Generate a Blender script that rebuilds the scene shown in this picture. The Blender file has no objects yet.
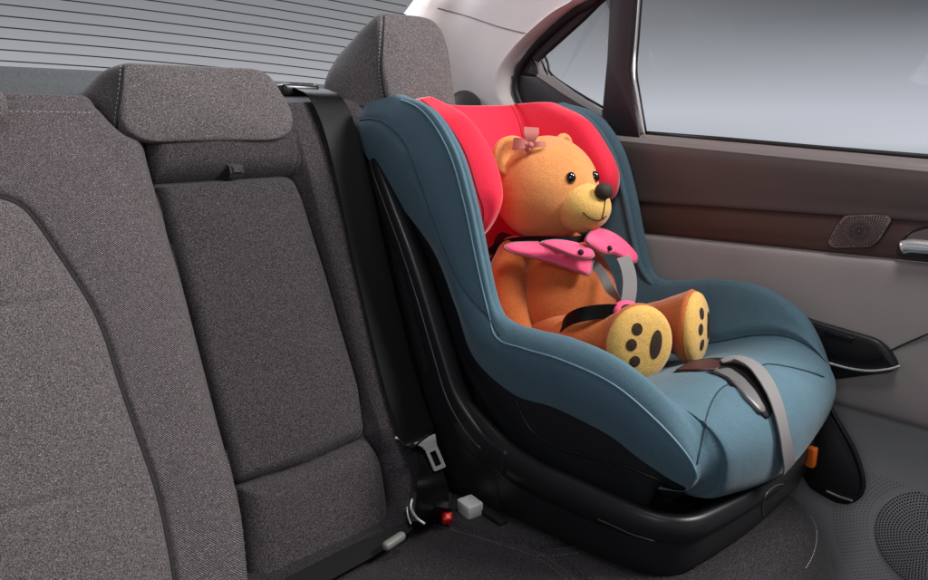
import bpy, math, random
import numpy as np
from mathutils import Vector, Matrix
from mathutils.bvhtree import BVHTree
random.seed(4); RNG = np.random.default_rng(4)
scene = bpy.context.scene
col = scene.collection

# ------------------------------------------------------------------ camera
FPX = 700.0
PITCH = math.atan(155/700); HEAD = math.radians(42.6)
CF = np.array([math.sin(HEAD)*math.cos(PITCH), math.cos(HEAD)*math.cos(PITCH), -math.sin(PITCH)])
CR = np.array([math.cos(HEAD), -math.sin(HEAD), 0.0]); CU = np.cross(CR, CF)
CC = np.array([0, 0, .70])
cam_d = bpy.data.cameras.new("camera"); cam = bpy.data.objects.new("camera", cam_d); col.objects.link(cam)
cam_d.sensor_width = 36; cam_d.lens = 36*FPX/928; cam_d.clip_start = .01; cam_d.clip_end = 200
cam.matrix_world = Matrix(((CR[0], CU[0], -CF[0], CC[0]), (CR[1], CU[1], -CF[1], CC[1]), (CR[2], CU[2], -CF[2], CC[2]), (0, 0, 0, 1)))
scene.camera = cam

# ------------------------------------------------------------------ world: the grey studio backdrop around the car
w = bpy.data.worlds.new("World"); scene.world = w; w.use_nodes = True
nt = w.node_tree; nt.nodes.clear()
def N(t, **k):
    n = nt.nodes.new(t)
    for a, b in k.items(): setattr(n, a, b)
    return n
out = N('ShaderNodeOutputWorld'); bg = N('ShaderNodeBackground'); geo = N('ShaderNodeTexCoord'); sep = N('ShaderNodeSeparateXYZ')
nt.links.new(geo.outputs['Generated'], sep.inputs[0])
ramp = N('ShaderNodeValToRGB'); cr = ramp.color_ramp
cr.elements[0].position = .40; cr.elements[0].color = (.03, .03, .035, 1)
cr.elements[1].position = 1.0; cr.elements[1].color = (.05, .05, .055, 1)
for p, c in ((.47, (.10, .10, .11)), (.495, (.66, .68, .74)), (.512, (.60, .62, .69)), (.545, (.35, .365, .40)), (.570, (.14, .147, .16)), (.592, (.030, .031, .034)), (.66, (.02, .02, .022))):
    e = cr.elements.new(p); e.color = (*c, 1)
# rear side is flatter grey, towards the front the top gets darker
rr = N('ShaderNodeValToRGB'); c2 = rr.color_ramp
c2.elements[0].position = .40; c2.elements[0].color = (.03, .03, .035, 1)
c2.elements[1].position = 1.0; c2.elements[1].color = (.10, .10, .11, 1)
for p, c in ((.48, (.2, .2, .21)), (.515, (.62, .63, .67)), (.54, (.42, .425, .45)), (.57, (.29, .295, .31)), (.61, (.205, .21, .22))):
    e = c2.elements.new(p); e.color = (*c, 1)
m0 = N('ShaderNodeMath', operation='MULTIPLY_ADD'); m0.inputs[1].default_value = .5; m0.inputs[2].default_value = .5
nt.links.new(sep.outputs[2], m0.inputs[0]); nt.links.new(m0.outputs[0], ramp.inputs[0]); nt.links.new(m0.outputs[0], rr.inputs[0])
mr = N('ShaderNodeMapRange'); mr.inputs[1].default_value = .25; mr.inputs[2].default_value = .72
nt.links.new(sep.outputs[1], mr.inputs[0])
mx = N('ShaderNodeMixRGB'); nt.links.new(mr.outputs[0], mx.inputs[0]); nt.links.new(ramp.outputs[0], mx.inputs[1]); nt.links.new(rr.outputs[0], mx.inputs[2])
nt.links.new(mx.outputs[0], bg.inputs[0]); bg.inputs[1].default_value = 1.0
nt.links.new(bg.outputs[0], out.inputs[0])

# ------------------------------------------------------------------ lamps (studio softboxes and an added side fill)
def area(name, loc, target, sx, sy, power, color=(1, 1, 1)):
    l = bpy.data.lights.new(name, 'AREA'); l.shape = 'RECTANGLE'; l.size = sx; l.size_y = sy; l.energy = power; l.color = color
    o = bpy.data.objects.new(name, l); col.objects.link(o); o.location = loc
    o.rotation_euler = (Vector(target)-Vector(loc)).to_track_quat('-Z', 'Y').to_euler(); return o
area("key_softbox", (1.75, -.75, 1.95), (.75, .75, .40), .6, .5, 64, (1, .975, .95))
area("top_softbox", (.75, .15, 2.0), (.80, .70, .35), .45, .45, 15, (1, .98, .96))
area("near_side_fill", (-.60, -.10, 1.20), (1.0, .75, .50), .8, .7, 5.5, (.93, .96, 1))  # unseen fill, added to lift the near side panel and the door
area("rear_window_softbox", (.9, 2.1, 1.55), (.8, 1.0, .7), 1.2, .4, 16, (.9, .94, 1))
scene.view_settings.view_transform = 'Standard'; scene.view_settings.look = 'None'
scene.view_settings.exposure = 0.0; scene.view_settings.gamma = 1

# ------------------------------------------------------------------ helpers
def ray(u, v): return CF + CR*(u-464)/FPX - CU*(v-290)/FPX
def hit(u, v, p, n):
    d = ray(u, v); p = np.array(p, float); n = np.array(n, float)
    return CC + d*((p-CC)@n)/(d@n)
def hx(u, v, x): return hit(u, v, (x, 0, 0), (1, 0, 0))
def hy(u, v, y): return hit(u, v, (0, y, 0), (0, 1, 0))
def hz(u, v, z): return hit(u, v, (0, 0, z), (0, 0, 1))
def cast(bvh, u, v, off=0.0, fallback=None):
    d = Vector(ray(u, v)).normalized()
    loc, nor, idx, dist = bvh.ray_cast(Vector(CC), d)
    if loc is None: return None if fallback is None else np.array(fallback, float)
    if nor.dot(d) > 0: nor = -nor
    return np.array(loc + nor*off)
def normal_at(bvh, p):
    loc, nor, i, d = bvh.find_nearest(Vector(p))
    n = np.array(nor)
    if n @ (CC-np.array(loc)) < 0: n = -n
    return n

def cr1(P, sub):
    """Catmull-Rom through rows of P; sub = int or list of subdivisions per span"""
    P = np.asarray(P, float); n = len(P)
    if isinstance(sub, int): sub = [sub]*(n-1)
    E = np.concatenate([[2*P[0]-P[1]], P, [2*P[-1]-P[-2]]])
    o = []
    for i in range(n-1):
        a, b, c, d = E[i], E[i+1], E[i+2], E[i+3]
        for k in range(sub[i]):
            t = k/sub[i]
            o.append(.5*((2*b)+(-a+c)*t+(2*a-5*b+4*c-d)*t*t+(-a+3*b-3*c+d)*t**3))
    o.append(P[-1]); return np.array(o)
def cr_closed(P, sub):
    P = np.asarray(P, float); n = len(P); o = []
    for i in range(n):
        a, b, c, d = P[i-1], P[i], P[(i+1) % n], P[(i+2) % n]
        for k in range(sub):
            t = k/sub
            o.append(.5*((2*b)+(-a+c)*t+(2*a-5*b+4*c-d)*t*t+(-a+3*b-3*c+d)*t**3))
    return np.array(o)
def roundpoly(P, r, n=5):
    """polygon with rounded corners (quadratic)"""
    P = [np.array(p, float) for p in P]; o = []
    m = len(P)
    rs = r if isinstance(r, (list, tuple)) else [r]*m
    for i in range(m):
        a, b, c = P[i-1], P[i], P[(i+1) % m]
        la, lc = np.linalg.norm(a-b), np.linalg.norm(c-b)
        ra = min(rs[i], la*.49); rc = min(rs[i], lc*.49)
        if rs[i] <= 0: o.append(b); continue
        p0 = b+(a-b)/la*ra; p2 = b+(c-b)/lc*rc
        for k in range(n+1):
            t = k/n; o.append((1-t)**2*p0+2*t*(1-t)*b+t*t*p2)
    return np.array(o)

class MB:
    def __init__(s): s.v = []; s.f = []; s.m = []; s.sharp = False
    def add(s, V, F, mat=0):
        b = len(s.v); s.v += [tuple(map(float, p)) for p in V]
        s.f += [tuple(int(i)+b for i in f) for f in F]; s.m += [mat]*len(F); return s
    def grid(s, G, mat=0, closed_u=False, closed_v=False, flip=False):
        G = np.asarray(G); a, b = G.shape[:2]; F = []
        for i in range(a if closed_u else a-1):
            for j in range(b if closed_v else b-1):
                i2, j2 = (i+1) % a, (j+1) % b
                q = (i*b+j, i*b+j2, i2*b+j2, i2*b+j)
                F.append(q[::-1] if flip else q)
        return s.add(G.reshape(-1, 3), F, mat)
    def tube(s, P, r, mat=0, n=8, closed=False, flat=1.0, up=None):
        P = np.asarray(P, float); m = len(P); G = []
        rs = r if hasattr(r, '__len__') else [r]*m
        prev = None
        for i in range(m):
            if closed: t = P[(i+1) % m]-P[i-1]
            else: t = P[min(i+1, m-1)]-P[max(i-1, 0)]
            t = t/(np.linalg.norm(t)+1e-12)
            if up is not None: a = np.array(up, float)
            elif prev is None: a = np.array([0, 0, 1.]) if abs(t[2]) < .9 else np.array([1., 0, 0])
            else: a = prev
            a = a-t*(a@t); a /= np.linalg.norm(a)+1e-12; prev = a; b = np.cross(t, a)
            G.append([P[i]+rs[i]*(math.cos(q)*b+flat*math.sin(q)*a) for q in np.linspace(0, 2*math.pi, n, endpoint=False)])
        s.grid(G, mat, closed_u=closed, closed_v=True)
        if not closed:
            b0 = len(s.v)-m*n
            s.f.append(tuple(range(b0, b0+n))[::-1]); s.m.append(mat)
            s.f.append(tuple(range(b0+(m-1)*n, b0+m*n))); s.m.append(mat)
        return s
    def sphere(s, c, r, rot=None, mat=0, nu=40, nv=24, fn=None, pw=1.0):
        c = np.array(c, float); r = np.array(r, float)*np.ones(3)
        G = []
        for i in range(nv+1):
            th = math.pi*i/nv; row = []
            for j in range(nu):
                ph = 2*math.pi*j/nu
                p = np.array([math.sin(th)*math.cos(ph), math.sin(th)*math.sin(ph), math.cos(th)])
                if pw != 1: p = np.sign(p)*np.abs(p)**pw
                if fn: p = fn(p)
                p = p*r
                if rot is not None: p = rot@p
                row.append(c+p)
            G.append(row)
        return s.grid(G, mat, closed_v=True, flip=True)
    def rings(s, R, mat=0, cap0=False, cap1=True):
        """list of equal-length closed rings, lofted"""
        G = np.array(R); n = G.shape[1]; s.grid(G, mat, closed_v=True)
        b0 = len(s.v)-G.shape[0]*n
        if cap0: s.f.append(tuple(range(b0, b0+n))[::-1]); s.m.append(mat)
        if cap1: s.f.append(tuple(range(b0+(G.shape[0]-1)*n, b0+G.shape[0]*n))); s.m.append(mat)
        return s
    def box(s, c, d, rot=None, bev=.003, mat=0):
        c = np.array(c, float); hx_, hy_, hz_ = np.array(d, float)/2
        bev = min(bev, hx_*.9, hy_*.9, hz_*.9)
        def ring(ix, z):
            o = roundpoly([(-hx_+ix, -hy_+ix), (hx_-ix, -hy_+ix), (hx_-ix, hy_-ix), (-hx_+ix, hy_-ix)], max(bev*1.5-ix, bev*.4), 3)
            return np.array([[p[0], p[1], z] for p in o])
        R = [ring(bev, -hz_), ring(bev*.3, -hz_+bev*.3), ring(0, -hz_+bev), ring(0, hz_-bev), ring(bev*.3, hz_-bev*.3), ring(bev, hz_)]
        R = [(r if rot is None else r@np.array(rot).T)+c for r in R]
        return s.rings(R, mat, True, True)
    def plate(s, P, n, t, bev=.002, mat=0, back=False):
        """polygon P (3D, roughly planar), extruded by t along n, bevelled front edge"""
        P = np.asarray(P, float); n = np.array(n, float); n /= np.linalg.norm(n); c = P.mean(0)
        m = len(P); ins = []
        for i in range(m):
            tt = P[(i+1) % m]-P[i-1]; k = np.cross(n, tt); k /= np.linalg.norm(k)+1e-12
            ins.append(k)
        ins = np.array(ins)
        area = sum(np.cross(P[i]-c, P[(i+1) % m]-c)@n for i in range(m))
        if area < 0: ins = -ins
        R = [P, P+n*(t-bev), P+n*(t-bev*.3)+ins*bev*.3, P+n*t+ins*bev]
        if area < 0: R = [r[::-1] for r in R]
        return s.rings(R, mat, back, True)
    def ribbon(s, P, W, width, th, mat=0, nrm=None):
        """flat strap along P with width directions W (per point)"""
        s.sharp = True; P = np.asarray(P, float); m = len(P); R = []
        wd = width if hasattr(width, '__len__') else [width]*m
        for i in range(m):
            t = P[min(i+1, m-1)]-P[max(i-1, 0)]; t /= np.linalg.norm(t)+1e-12
            a = np.array(W[i] if np.ndim(W) > 1 else W, float); a = a-t*(a@t); a /= np.linalg.norm(a)+1e-12
            b = np.cross(t, a); h = wd[i]/2
            R.append([P[i]+a*x*h+b*y*th/2 for x, y in ((-1, -.4), (-.97, -1), (-.5, -1), (0, -1), (.5, -1), (.97, -1), (1, -.4), (1, .4), (.97, 1), (.5, 1), (0, 1), (-.5, 1), (-.97, 1), (-1, .4))])
        return s.rings(R, mat, True, True)
    def bvh(s): return BVHTree.FromPolygons([Vector(p) for p in s.v], s.f)
    def build(s, name, mats, parent=None, smooth=True, auto=None):
        me = bpy.data.meshes.new(name); me.from_pydata(s.v, [], s.f)
        if not isinstance(mats, (list, tuple)): mats = [mats]
        for m in mats: me.materials.append(m)
        if len(me.polygons) == len(s.m): me.polygons.foreach_set('material_index', s.m)
        me.polygons.foreach_set('use_smooth', [smooth]*len(me.polygons)); me.validate(); me.update()
        o = bpy.data.objects.new(name, me); col.objects.link(o)
        if s.sharp and not auto: auto = 32
        if auto:
            md = o.modifiers.new('wn', 'EDGE_SPLIT'); md.split_angle = math.radians(auto)
        if parent is not None:
            o.parent = parent; o.matrix_parent_inverse = Matrix.Translation(parent_loc(parent)).inverted()
        return o
def parent_loc(p):
    return Vector(p['_loc']) if '_loc' in p else Vector((0, 0, 0))
ROOTS = []
def thing(name, label, cat, loc, group=None):
    o = bpy.data.objects.new(name, None); col.objects.link(o); o.location = loc; o['_loc'] = list(loc); o.empty_display_size = .05
    o['label'] = label; o['category'] = cat
    if group: o['group'] = group
    ROOTS.append(o); return o
def tag(o, label, cat, group=None):
    o['label'] = label; o['category'] = cat
    if group: o['group'] = group
    return o

# ------------------------------------------------------------------ materials
def mat(name, color, rough=.5, metal=0, spec=.5, bump=None, fleck=None, sheen=0, coat=0, trans=0, mottling=0, weave=None):
    m = bpy.data.materials.new(name); m.use_nodes = True; t = m.node_tree; b = t.nodes['Principled BSDF']
    b.inputs['Base Color'].default_value = (*color, 1); b.inputs['Roughness'].default_value = rough
    b.inputs['Metallic'].default_value = metal; b.inputs['Specular IOR Level'].default_value = spec
    b.inputs['Sheen Weight'].default_value = sheen; b.inputs['Coat Weight'].default_value = coat
    b.inputs['Sheen Roughness'].default_value = .4
    tc = t.nodes.new('ShaderNodeTexCoord'); last = None
    def noise(sc, det=2, stretch=None):
        n = t.nodes.new('ShaderNodeTexNoise'); n.inputs['Scale'].default_value = sc; n.inputs['Detail'].default_value = det
        if stretch:
            mp = t.nodes.new('ShaderNodeMapping'); mp.inputs['Scale'].default_value = stretch
            t.links.new(tc.outputs['Object'], mp.inputs[0]); t.links.new(mp.outputs[0], n.inputs['Vector'])
        else: t.links.new(tc.outputs['Object'], n.inputs['Vector'])
        return n
    def rampn(src, pts):
        r = t.nodes.new('ShaderNodeValToRGB'); r.color_ramp.elements[0].position = pts[0][0]; r.color_ramp.elements[0].color = (*[pts[0][1]]*3, 1)
        r.color_ramp.elements[1].position = pts[1][0]; r.color_ramp.elements[1].color = (*[pts[1][1]]*3, 1)
        t.links.new(src, r.inputs[0]); return r.outputs[0]
    cur = None
    def mixc(fac, c1, c2, mode='MIX'):
        x = t.nodes.new('ShaderNodeMixRGB'); x.blend_type = mode
        if hasattr(fac, 'is_linked') or hasattr(fac, 'links'): t.links.new(fac, x.inputs[0])
        else: x.inputs[0].default_value = fac
        for i, c in ((1, c1), (2, c2)):
            if isinstance(c, tuple): x.inputs[i].default_value = (*c, 1)
            else: t.links.new(c, x.inputs[i])
        return x.outputs[0]
    if fleck:   # (scale, dark factor, light colour, light amount)
        sc, dk, lc, la = fleck
        n1 = noise(sc, 2); r1 = rampn(n1.outputs['Fac'], ((.36, dk), (.64, 2-dk)))
        cur = mixc(1.0, tuple(color), r1, 'MULTIPLY')
        n2 = noise(sc*1.3, 1); r2 = rampn(n2.outputs['Fac'], ((.66, 0), (.72, la)))
        cur = mixc(r2, cur, tuple(lc))
    if weave:   # fine woven threads: (scale, strength)
        cur0 = cur if cur is not None else tuple(color)
        wv = []
        for ax in ((1, 1, 1), (-1, 1, -1)):
            mp = t.nodes.new('ShaderNodeMapping'); mp.inputs['Scale'].default_value = (ax[0], .0, ax[2])
            t.links.new(tc.outputs['Object'], mp.inputs[0])
            wn = t.nodes.new('ShaderNodeTexWave'); wn.bands_direction = 'DIAGONAL'; wn.inputs['Scale'].default_value = weave[0]; wn.inputs['Distortion'].default_value = .4; wn.inputs['Detail Scale'].default_value = 3
            t.links.new(mp.outputs[0], wn.inputs[0]); wv.append(wn.outputs['Fac'])
        mm = t.nodes.new('ShaderNodeMath'); mm.operation = 'MULTIPLY'; t.links.new(wv[0], mm.inputs[0]); t.links.new(wv[1], mm.inputs[1])
        r = rampn(mm.outputs[0], ((.05, 1-weave[1]), (.5, 1+weave[1]*1.2)))
        cur = mixc(1.0, cur0, r, 'MULTIPLY')
    if mottling:
        n3 = noise(14, 4); r3 = rampn(n3.outputs['Fac'], ((.3, 1-mottling), (.7, 1+mottling)))
        cur = mixc(1.0, cur if cur is not None else tuple(color), r3, 'MULTIPLY')
    if cur is not None: t.links.new(cur, b.inputs['Base Color'])
    if bump:    # list of (scale, strength, distance)
        prev = None
        for sc, st, ds in bump:
            n = noise(sc, 3); bp = t.nodes.new('ShaderNodeBump'); bp.inputs['Strength'].default_value = st; bp.inputs['Distance'].default_value = ds
            t.links.new(n.outputs['Fac'], bp.inputs['Height'])
            if prev: t.links.new(prev, bp.inputs['Normal'])
            prev = bp.outputs[0]
        t.links.new(prev, b.inputs['Normal'])
    if rough < .9 and mottling:
        n4 = noise(40, 3); mr_ = t.nodes.new('ShaderNodeMapRange'); mr_.inputs[3].default_value = rough-.06; mr_.inputs[4].default_value = rough+.08
        t.links.new(n4.outputs['Fac'], mr_.inputs[0]); t.links.new(mr_.outputs[0], b.inputs['Roughness'])
    return m
FB = [(420, .5, .0012), (60, .15, .002)]
M = dict(
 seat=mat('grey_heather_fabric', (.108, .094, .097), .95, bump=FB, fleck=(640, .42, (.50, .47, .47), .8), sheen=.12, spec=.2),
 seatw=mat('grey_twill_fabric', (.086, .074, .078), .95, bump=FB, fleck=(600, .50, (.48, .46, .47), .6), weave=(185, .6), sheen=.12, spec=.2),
 seatd=mat('dark_heather_fabric', (.043, .037, .041), .95, bump=FB, fleck=(600, .32, (.24, .22, .23), .7), sheen=.10, spec=.2),  # darker cloth, with the weaker light lower down put into its colour
 cush=mat('shaded_charcoal_fabric', (.021, .018, .021), .95, bump=FB, fleck=(560, .35, (.17, .16, .17), .8), sheen=.10, spec=.2),  # charcoal tone also carries the weaker low light and the child seat's shadow
 stitch=mat('pale_stitch_thread', (.42, .40, .40), .8),
 stitchd=mat('grey_stitch_thread', (.13, .125, .125), .8),
 seamc=mat('charcoal_seam_cord', (.022, .019, .021), .9),
 darkseam=mat('dark_seam', (.010, .010, .012), .8),
 blue=mat('blue_cover_fabric', (.080, .148, .190), .8, fleck=(800, .84, (.16, .26, .32), .25), bump=[(800, .5, .0010), (70, .10, .003), (18, .15, .007)], sheen=.18, mottling=.06, spec=.22),
 blued=mat('shaded_blue_side_fabric', (.074, .142, .190), .8, fleck=(800, .84, (.13, .22, .28), .25), bump=[(900, .25, .0006), (14, .12, .006)], sheen=.3, mottling=.06, spec=.35),  # same blue cloth with a little of the side's shade in its colour
 blueseam=mat('blue_seam_cord', (.012, .028, .042), .6),
 bluelight=mat('highlight_blue_piping', (.16, .27, .34), .5),  # piping, its paler blue painting the bright highlight along the rim edge
 red=mat('red_cover_fabric', (.80, .010, .045), .75, fleck=(800, .88, (.9, .05, .1), .2), bump=[(800, .5, .0010), (70, .10, .003), (20, .15, .006)], sheen=.45, spec=.35),
 redseam=mat('dark_red_seam', (.22, .002, .008), .7),
 pink=mat('pink_pad_fabric', (.85, .10, .22), .7, bump=[(700, .3, .0006)], spec=.3),
 black=mat('black_moulded_plastic', (.014, .014, .016), .38, bump=[(700, .12, .0004)], spec=.4, mottling=.05),
 blackm=mat('matt_black_plastic', (.008, .008, .009), .7, spec=.25),
 blackg=mat('gloss_black_trim', (.010, .010, .011), .25),
 web=mat('black_seat_belt_webbing', (.003, .003, .0035), .5, bump=[(500, .3, .0005)], spec=.16),
 grey=mat('grey_harness_webbing', (.21, .20, .20), .7, bump=[(700, .3, .0004)], spec=.3),
 greyd=mat('grey_satin_flap', (.13, .125, .125), .4, spec=.6),
 metal=mat('brushed_steel', (.50, .50, .50), .42, metal=.45),
 chrome=mat('chrome', (.95, .94, .93), .24, metal=.75),
 whitep=mat('pale_grey_plastic', (.55, .55, .54), .5),
 orange=mat('orange_plastic', (.85, .16, .01), .4),
 redp=mat('red_button_plastic', (.75, .01, .01), .35),
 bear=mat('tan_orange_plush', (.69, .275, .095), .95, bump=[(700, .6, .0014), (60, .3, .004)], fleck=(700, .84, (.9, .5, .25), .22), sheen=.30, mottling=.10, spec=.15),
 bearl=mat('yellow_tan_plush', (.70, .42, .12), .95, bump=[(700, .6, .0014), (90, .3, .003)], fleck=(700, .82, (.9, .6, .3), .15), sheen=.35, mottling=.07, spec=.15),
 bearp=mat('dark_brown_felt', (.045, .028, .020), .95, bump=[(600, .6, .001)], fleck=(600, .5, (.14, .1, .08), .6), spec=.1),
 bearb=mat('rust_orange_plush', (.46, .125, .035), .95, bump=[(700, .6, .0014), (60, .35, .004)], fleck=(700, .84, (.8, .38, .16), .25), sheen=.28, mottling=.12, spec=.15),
 grille=mat('brown_grille_plastic', (.17, .11, .10), .45),
 ledge=mat('satin_belt_ledge', (.26, .22, .215), .24, spec=.6, bump=[(1000, .2, .0003)]),
 taupe=mat('taupe_corner_trim', (.30, .27, .265), .5),
 shell=mat('charcoal_shell_plastic', (.017, .018, .021), .5, spec=.45, bump=[(600, .15, .0004)]),
 eye=mat('black_bead', (.004, .004, .004), .06, coat=1),
 nose=mat('dark_brown_nose', (.035, .025, .02), .7, bump=[(600, .5, .001)], spec=.3),
 bow=mat('dusty_pink_ribbon', (.46, .14, .12), .6, bump=[(800, .3, .0005)], spec=.3),
 doorup=mat('brown_grey_door_trim', (.088, .065, .062), .5, bump=[(900, .3, .0004)], spec=.4, mottling=.04),
 inlay=mat('dark_brown_inlay', (.070, .036, .030), .42, bump=[(900, .15, .0003)], spec=.4, mottling=.05),
 doormid=mat('taupe_door_panel', (.275, .245, .240), .7, bump=[(1000, .3, .0004)], spec=.3, mottling=.03),
 doorlow=mat('slate_door_panel', (.40, .395, .405), .7, bump=[(1000, .3, .0005)], spec=.3, mottling=.03),
 pillar=mat('pale_pillar_trim', (.80, .71, .70), .65, bump=[(1200, .3, .0004)], spec=.25, mottling=.03),
 shelf=mat('blue_grey_shelf_carpet', (.060, .064, .068), .95, bump=[(350, .6, .0015)], fleck=(400, .5, (.3, .3, .32), .4)),
 rubber=mat('black_rubber_seal', (.010, .009, .010), .5),
 pillard=mat('dark_pillar_trim', (.030, .020, .024), .45, bump=[(1000, .2, .0003)]),
 floor=mat('black_floor_carpet', (.010, .010, .011), .95, bump=[(300, .6, .002)]),
 whitetrim=mat('white_inner_trim', (.72, .70, .70), .5),
)
def glass(name, tint):
    m = bpy.data.materials.new(name); m.use_nodes = True; t = m.node_tree; t.nodes.clear()
    o = t.nodes.new('ShaderNodeOutputMaterial'); tr = t.nodes.new('ShaderNodeBsdfTransparent'); tr.inputs[0].default_value = (*tint, 1)
    gl = t.nodes.new('ShaderNodeBsdfGlossy'); gl.inputs['Roughness'].default_value = .02
    fr = t.nodes.new('ShaderNodeFresnel'); fr.inputs[0].default_value = 1.12; mxs = t.nodes.new('ShaderNodeMixShader')
    t.links.new(fr.outputs[0], mxs.inputs[0]); t.links.new(tr.outputs[0], mxs.inputs[1]); t.links.new(gl.outputs[0], mxs.inputs[2]); t.links.new(mxs.outputs[0], o.inputs[0]); return m
M['glass'] = glass('tinted_window_glass', (.93, .94, .95))

# ================================================================== SETTING
mb = MB(); mb.add([(-2, -1.5, -.32), (2, -1.5, -.32), (2, 1.3, -.32), (-2, 1.3, -.32)], [(0, 1, 2, 3)])
fl = mb.build('floor', M['floor']); fl['kind'] = 'structure'

# ------------------------------------------------------------------ rear seat
TH = math.radians(25)
SP0 = np.array([0, 1.15, .70]); SN = np.array([0, math.cos(TH), -math.sin(TH)])      # plane, normal points backwards
SUP = np.array([0, math.sin(TH), math.cos(TH)])
S0 = np.array([0, 1.15-.70*math.tan(TH), 0])
def sp(u, v):            # seat plane coordinates (x, s)
    p = hit(u, v, SP0, SN); return np.array([p[0], (p-S0)@SUP])
def spw(x, s, h):        # back to the world, h towards the cabin
    return S0 + np.array([x, 0, 0]) + SUP*s - SN*h
def pxpoly(P): return np.array([sp(*p) for p in P])
def inside(X, Y, P):
    r = np.zeros(X.shape, bool); n = len(P)
    for i in range(n):
        x1, y1 = P[i]; x2, y2 = P[(i+1) % n]
        c = ((y1 > Y) != (y2 > Y)) & (X < (x2-x1)*(Y-y1)/((y2-y1) if y2 != y1 else 1e-12)+x1)
        r ^= c
    return r
def dist(X, Y, P, closed=True):
    d = np.full(X.shape, 9.); n = len(P)
    for i in range(n if closed else n-1):
        a = P[i]; b = P[(i+1) % n]; ab = b-a; L = ab@ab+1e-12
        t = np.clip(((X-a[0])*ab[0]+(Y-a[1])*ab[1])/L, 0, 1)
        d = np.minimum(d, np.hypot(X-a[0]-t*ab[0], Y-a[1]-t*ab[1]))
    return d
def puff(d, D, r): q = 1-np.clip(d/r, 0, 1); return D*np.clip(1-q**2.2, 0, 1)**.62

rear_seat = thing('rear_seat', 'grey heathered fabric rear bench seat with raised headrests and folded centre armrest', 'car seat', (.5, .9, 0))
EDGE_L = [(60, 95), (83, 97), (100, 116), (117, 133), (133, 141), (141, 145), (146, 165), (152, 187), (170, 250), (190, 325), (210, 405), (232, 486), (240, 530), (245, 590), (246, 640)]
eL = cr1(pxpoly(EDGE_L), 4)
R1 = np.array(list(eL)+[(eL[-1][0], -.05), (-.6, -.05), (-.6, sp(0, 97)[1]), (.0, sp(0, 97)[1])])
R1r = R1
_l = [tuple(p) for p in eL[29:44][::-1]]
ARM = roundpoly([tuple(eL[28])]+[tuple(p) for p in pxpoly([(289, 178), (299, 200), (322, 272), (355, 387), (362, 436), (300, 465)])]+[tuple(eL[44])]+_l,
                [.010, .022, 0, 0, .0, .018, 0, .010]+[0]*len(_l), 5)
_l = [tuple(p) for p in eL[45:][::-1]]
LOW = roundpoly([tuple(eL[44])]+[tuple(p) for p in pxpoly([(300, 465), (362, 437), (377, 458), (384, 500), (384, 560), (330, 640)])]+_l, [.010, 0, .016, .02, .02, 0, 0]+[0]*len(_l), 5)
topy = sp(300, 92)[1]
R2 = np.array([sp(141, 145), sp(146, 165), sp(151, 185), sp(289, 177), sp(299, 198), sp(322, 270), sp(355, 385), sp(363, 436), sp(378, 456), sp(386, 500), sp(386, 560), (sp(386, 560)[0], -.03), (.745, -.03), (.752, topy-.03), (.74, topy), sp(298, 92), sp(285, 100), sp(200, 128), sp(141, 143)])
R2 = roundpoly(R2, .006, 3)
R5 = roundpoly(np.array([(.758, -.03), (1.20, -.03), (1.20, topy-.02), (1.17, topy+.01), (.79, topy+.01), (.762, topy-.02)]), .02, 4)
ASEAM = cr1(pxpoly([(-80, 200), (-40, 201), (0, 208), (24, 221), (52, 259), (81, 304), (97, 337), (112, 383), (131, 439), (152, 504), (166, 580), (172, 640)]), 4)
TOPST = pxpoly([(-60, 113), (40, 112), (98, 113)])
CREASE1 = pxpoly([(-60, 324), (0, 315), (62, 307)]); CREASE2 = pxpoly([(-60, 535), (0, 514), (60, 498)])
step = .0023
xs = np.arange(-.30, 1.21, step); ss = np.arange(-.03, .82, step)
X, Y = np.meshgrid(xs, ss)
H = np.full(X.shape, -.02); ID = np.zeros(X.shape, int)
nz = .0010*np.sin(X*37+Y*11)*np.cos(Y*29-X*5)
for k, (P, D, r) in enumerate(((R1, .040, .034), (R2, .036, .030), (ARM, .024, .020), (LOW, .034, .040), (R5, .036, .05)), 1):
    m_ = inside(X, Y, P); d = dist(X, Y, P); h = puff(d, D, r)
    H[m_] = h[m_]; ID[m_] = k
hull = inside(X, Y, np.array([(.36, .03), (.36, topy-.04), (.74, topy-.04), (.74, .03)]))
gap = (ID == 0) & hull & (X > np.interp(Y, eL[::-1, 1], eL[::-1, 0])); ID[gap] = 2; H[gap] = 0
H += nz*(H > .01)
# soft belly of the wide cushions
m1 = ID == 1; dA = dist(X, Y, ASEAM, False)
polyA = np.array(list(ASEAM)+[(-.6, -.1), (-.6, ASEAM[0][1])]); inA = inside(X, Y, polyA)
H[m1 & inA] += (.012*(1-np.exp(-dA/.05)))[m1 & inA]
H[m1 & ~inA] += (.006*np.sin(np.clip(dA/.14, 0, 1)*math.pi))[m1 & ~inA]
H -= m1*.007*np.exp(-(dA/.0042)**2)
H -= m1*.004*np.exp(-(dist(X, Y, TOPST, False)/.004)**2)
for c_ in (CREASE1, CREASE2): H -= (m1 & inA)*.003*np.exp(-(dist(X, Y, c_, False)/.006)**2)
m3 = ID == 3; H += m3*.006*np.sin(np.clip(dist(X, Y, ARM)/.11, 0, 1)*math.pi/2)
m2 = ID == 2
H -= m2*.004*np.exp(-(dist(X, Y, pxpoly([(286, 141), (290, 158), (290, 176)]), False)/.004)**2)
# centre band above the armrest leans back into the recess
band = m2 & (X < sp(289, 160)[0]+.01)
sA, sB = sp(200, 183)[1], sp(200, 145)[1]
H[band] -= (.016*np.clip(1-(Y-sA)/(sB-sA), 0, 1)**1.5)[band]
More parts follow.
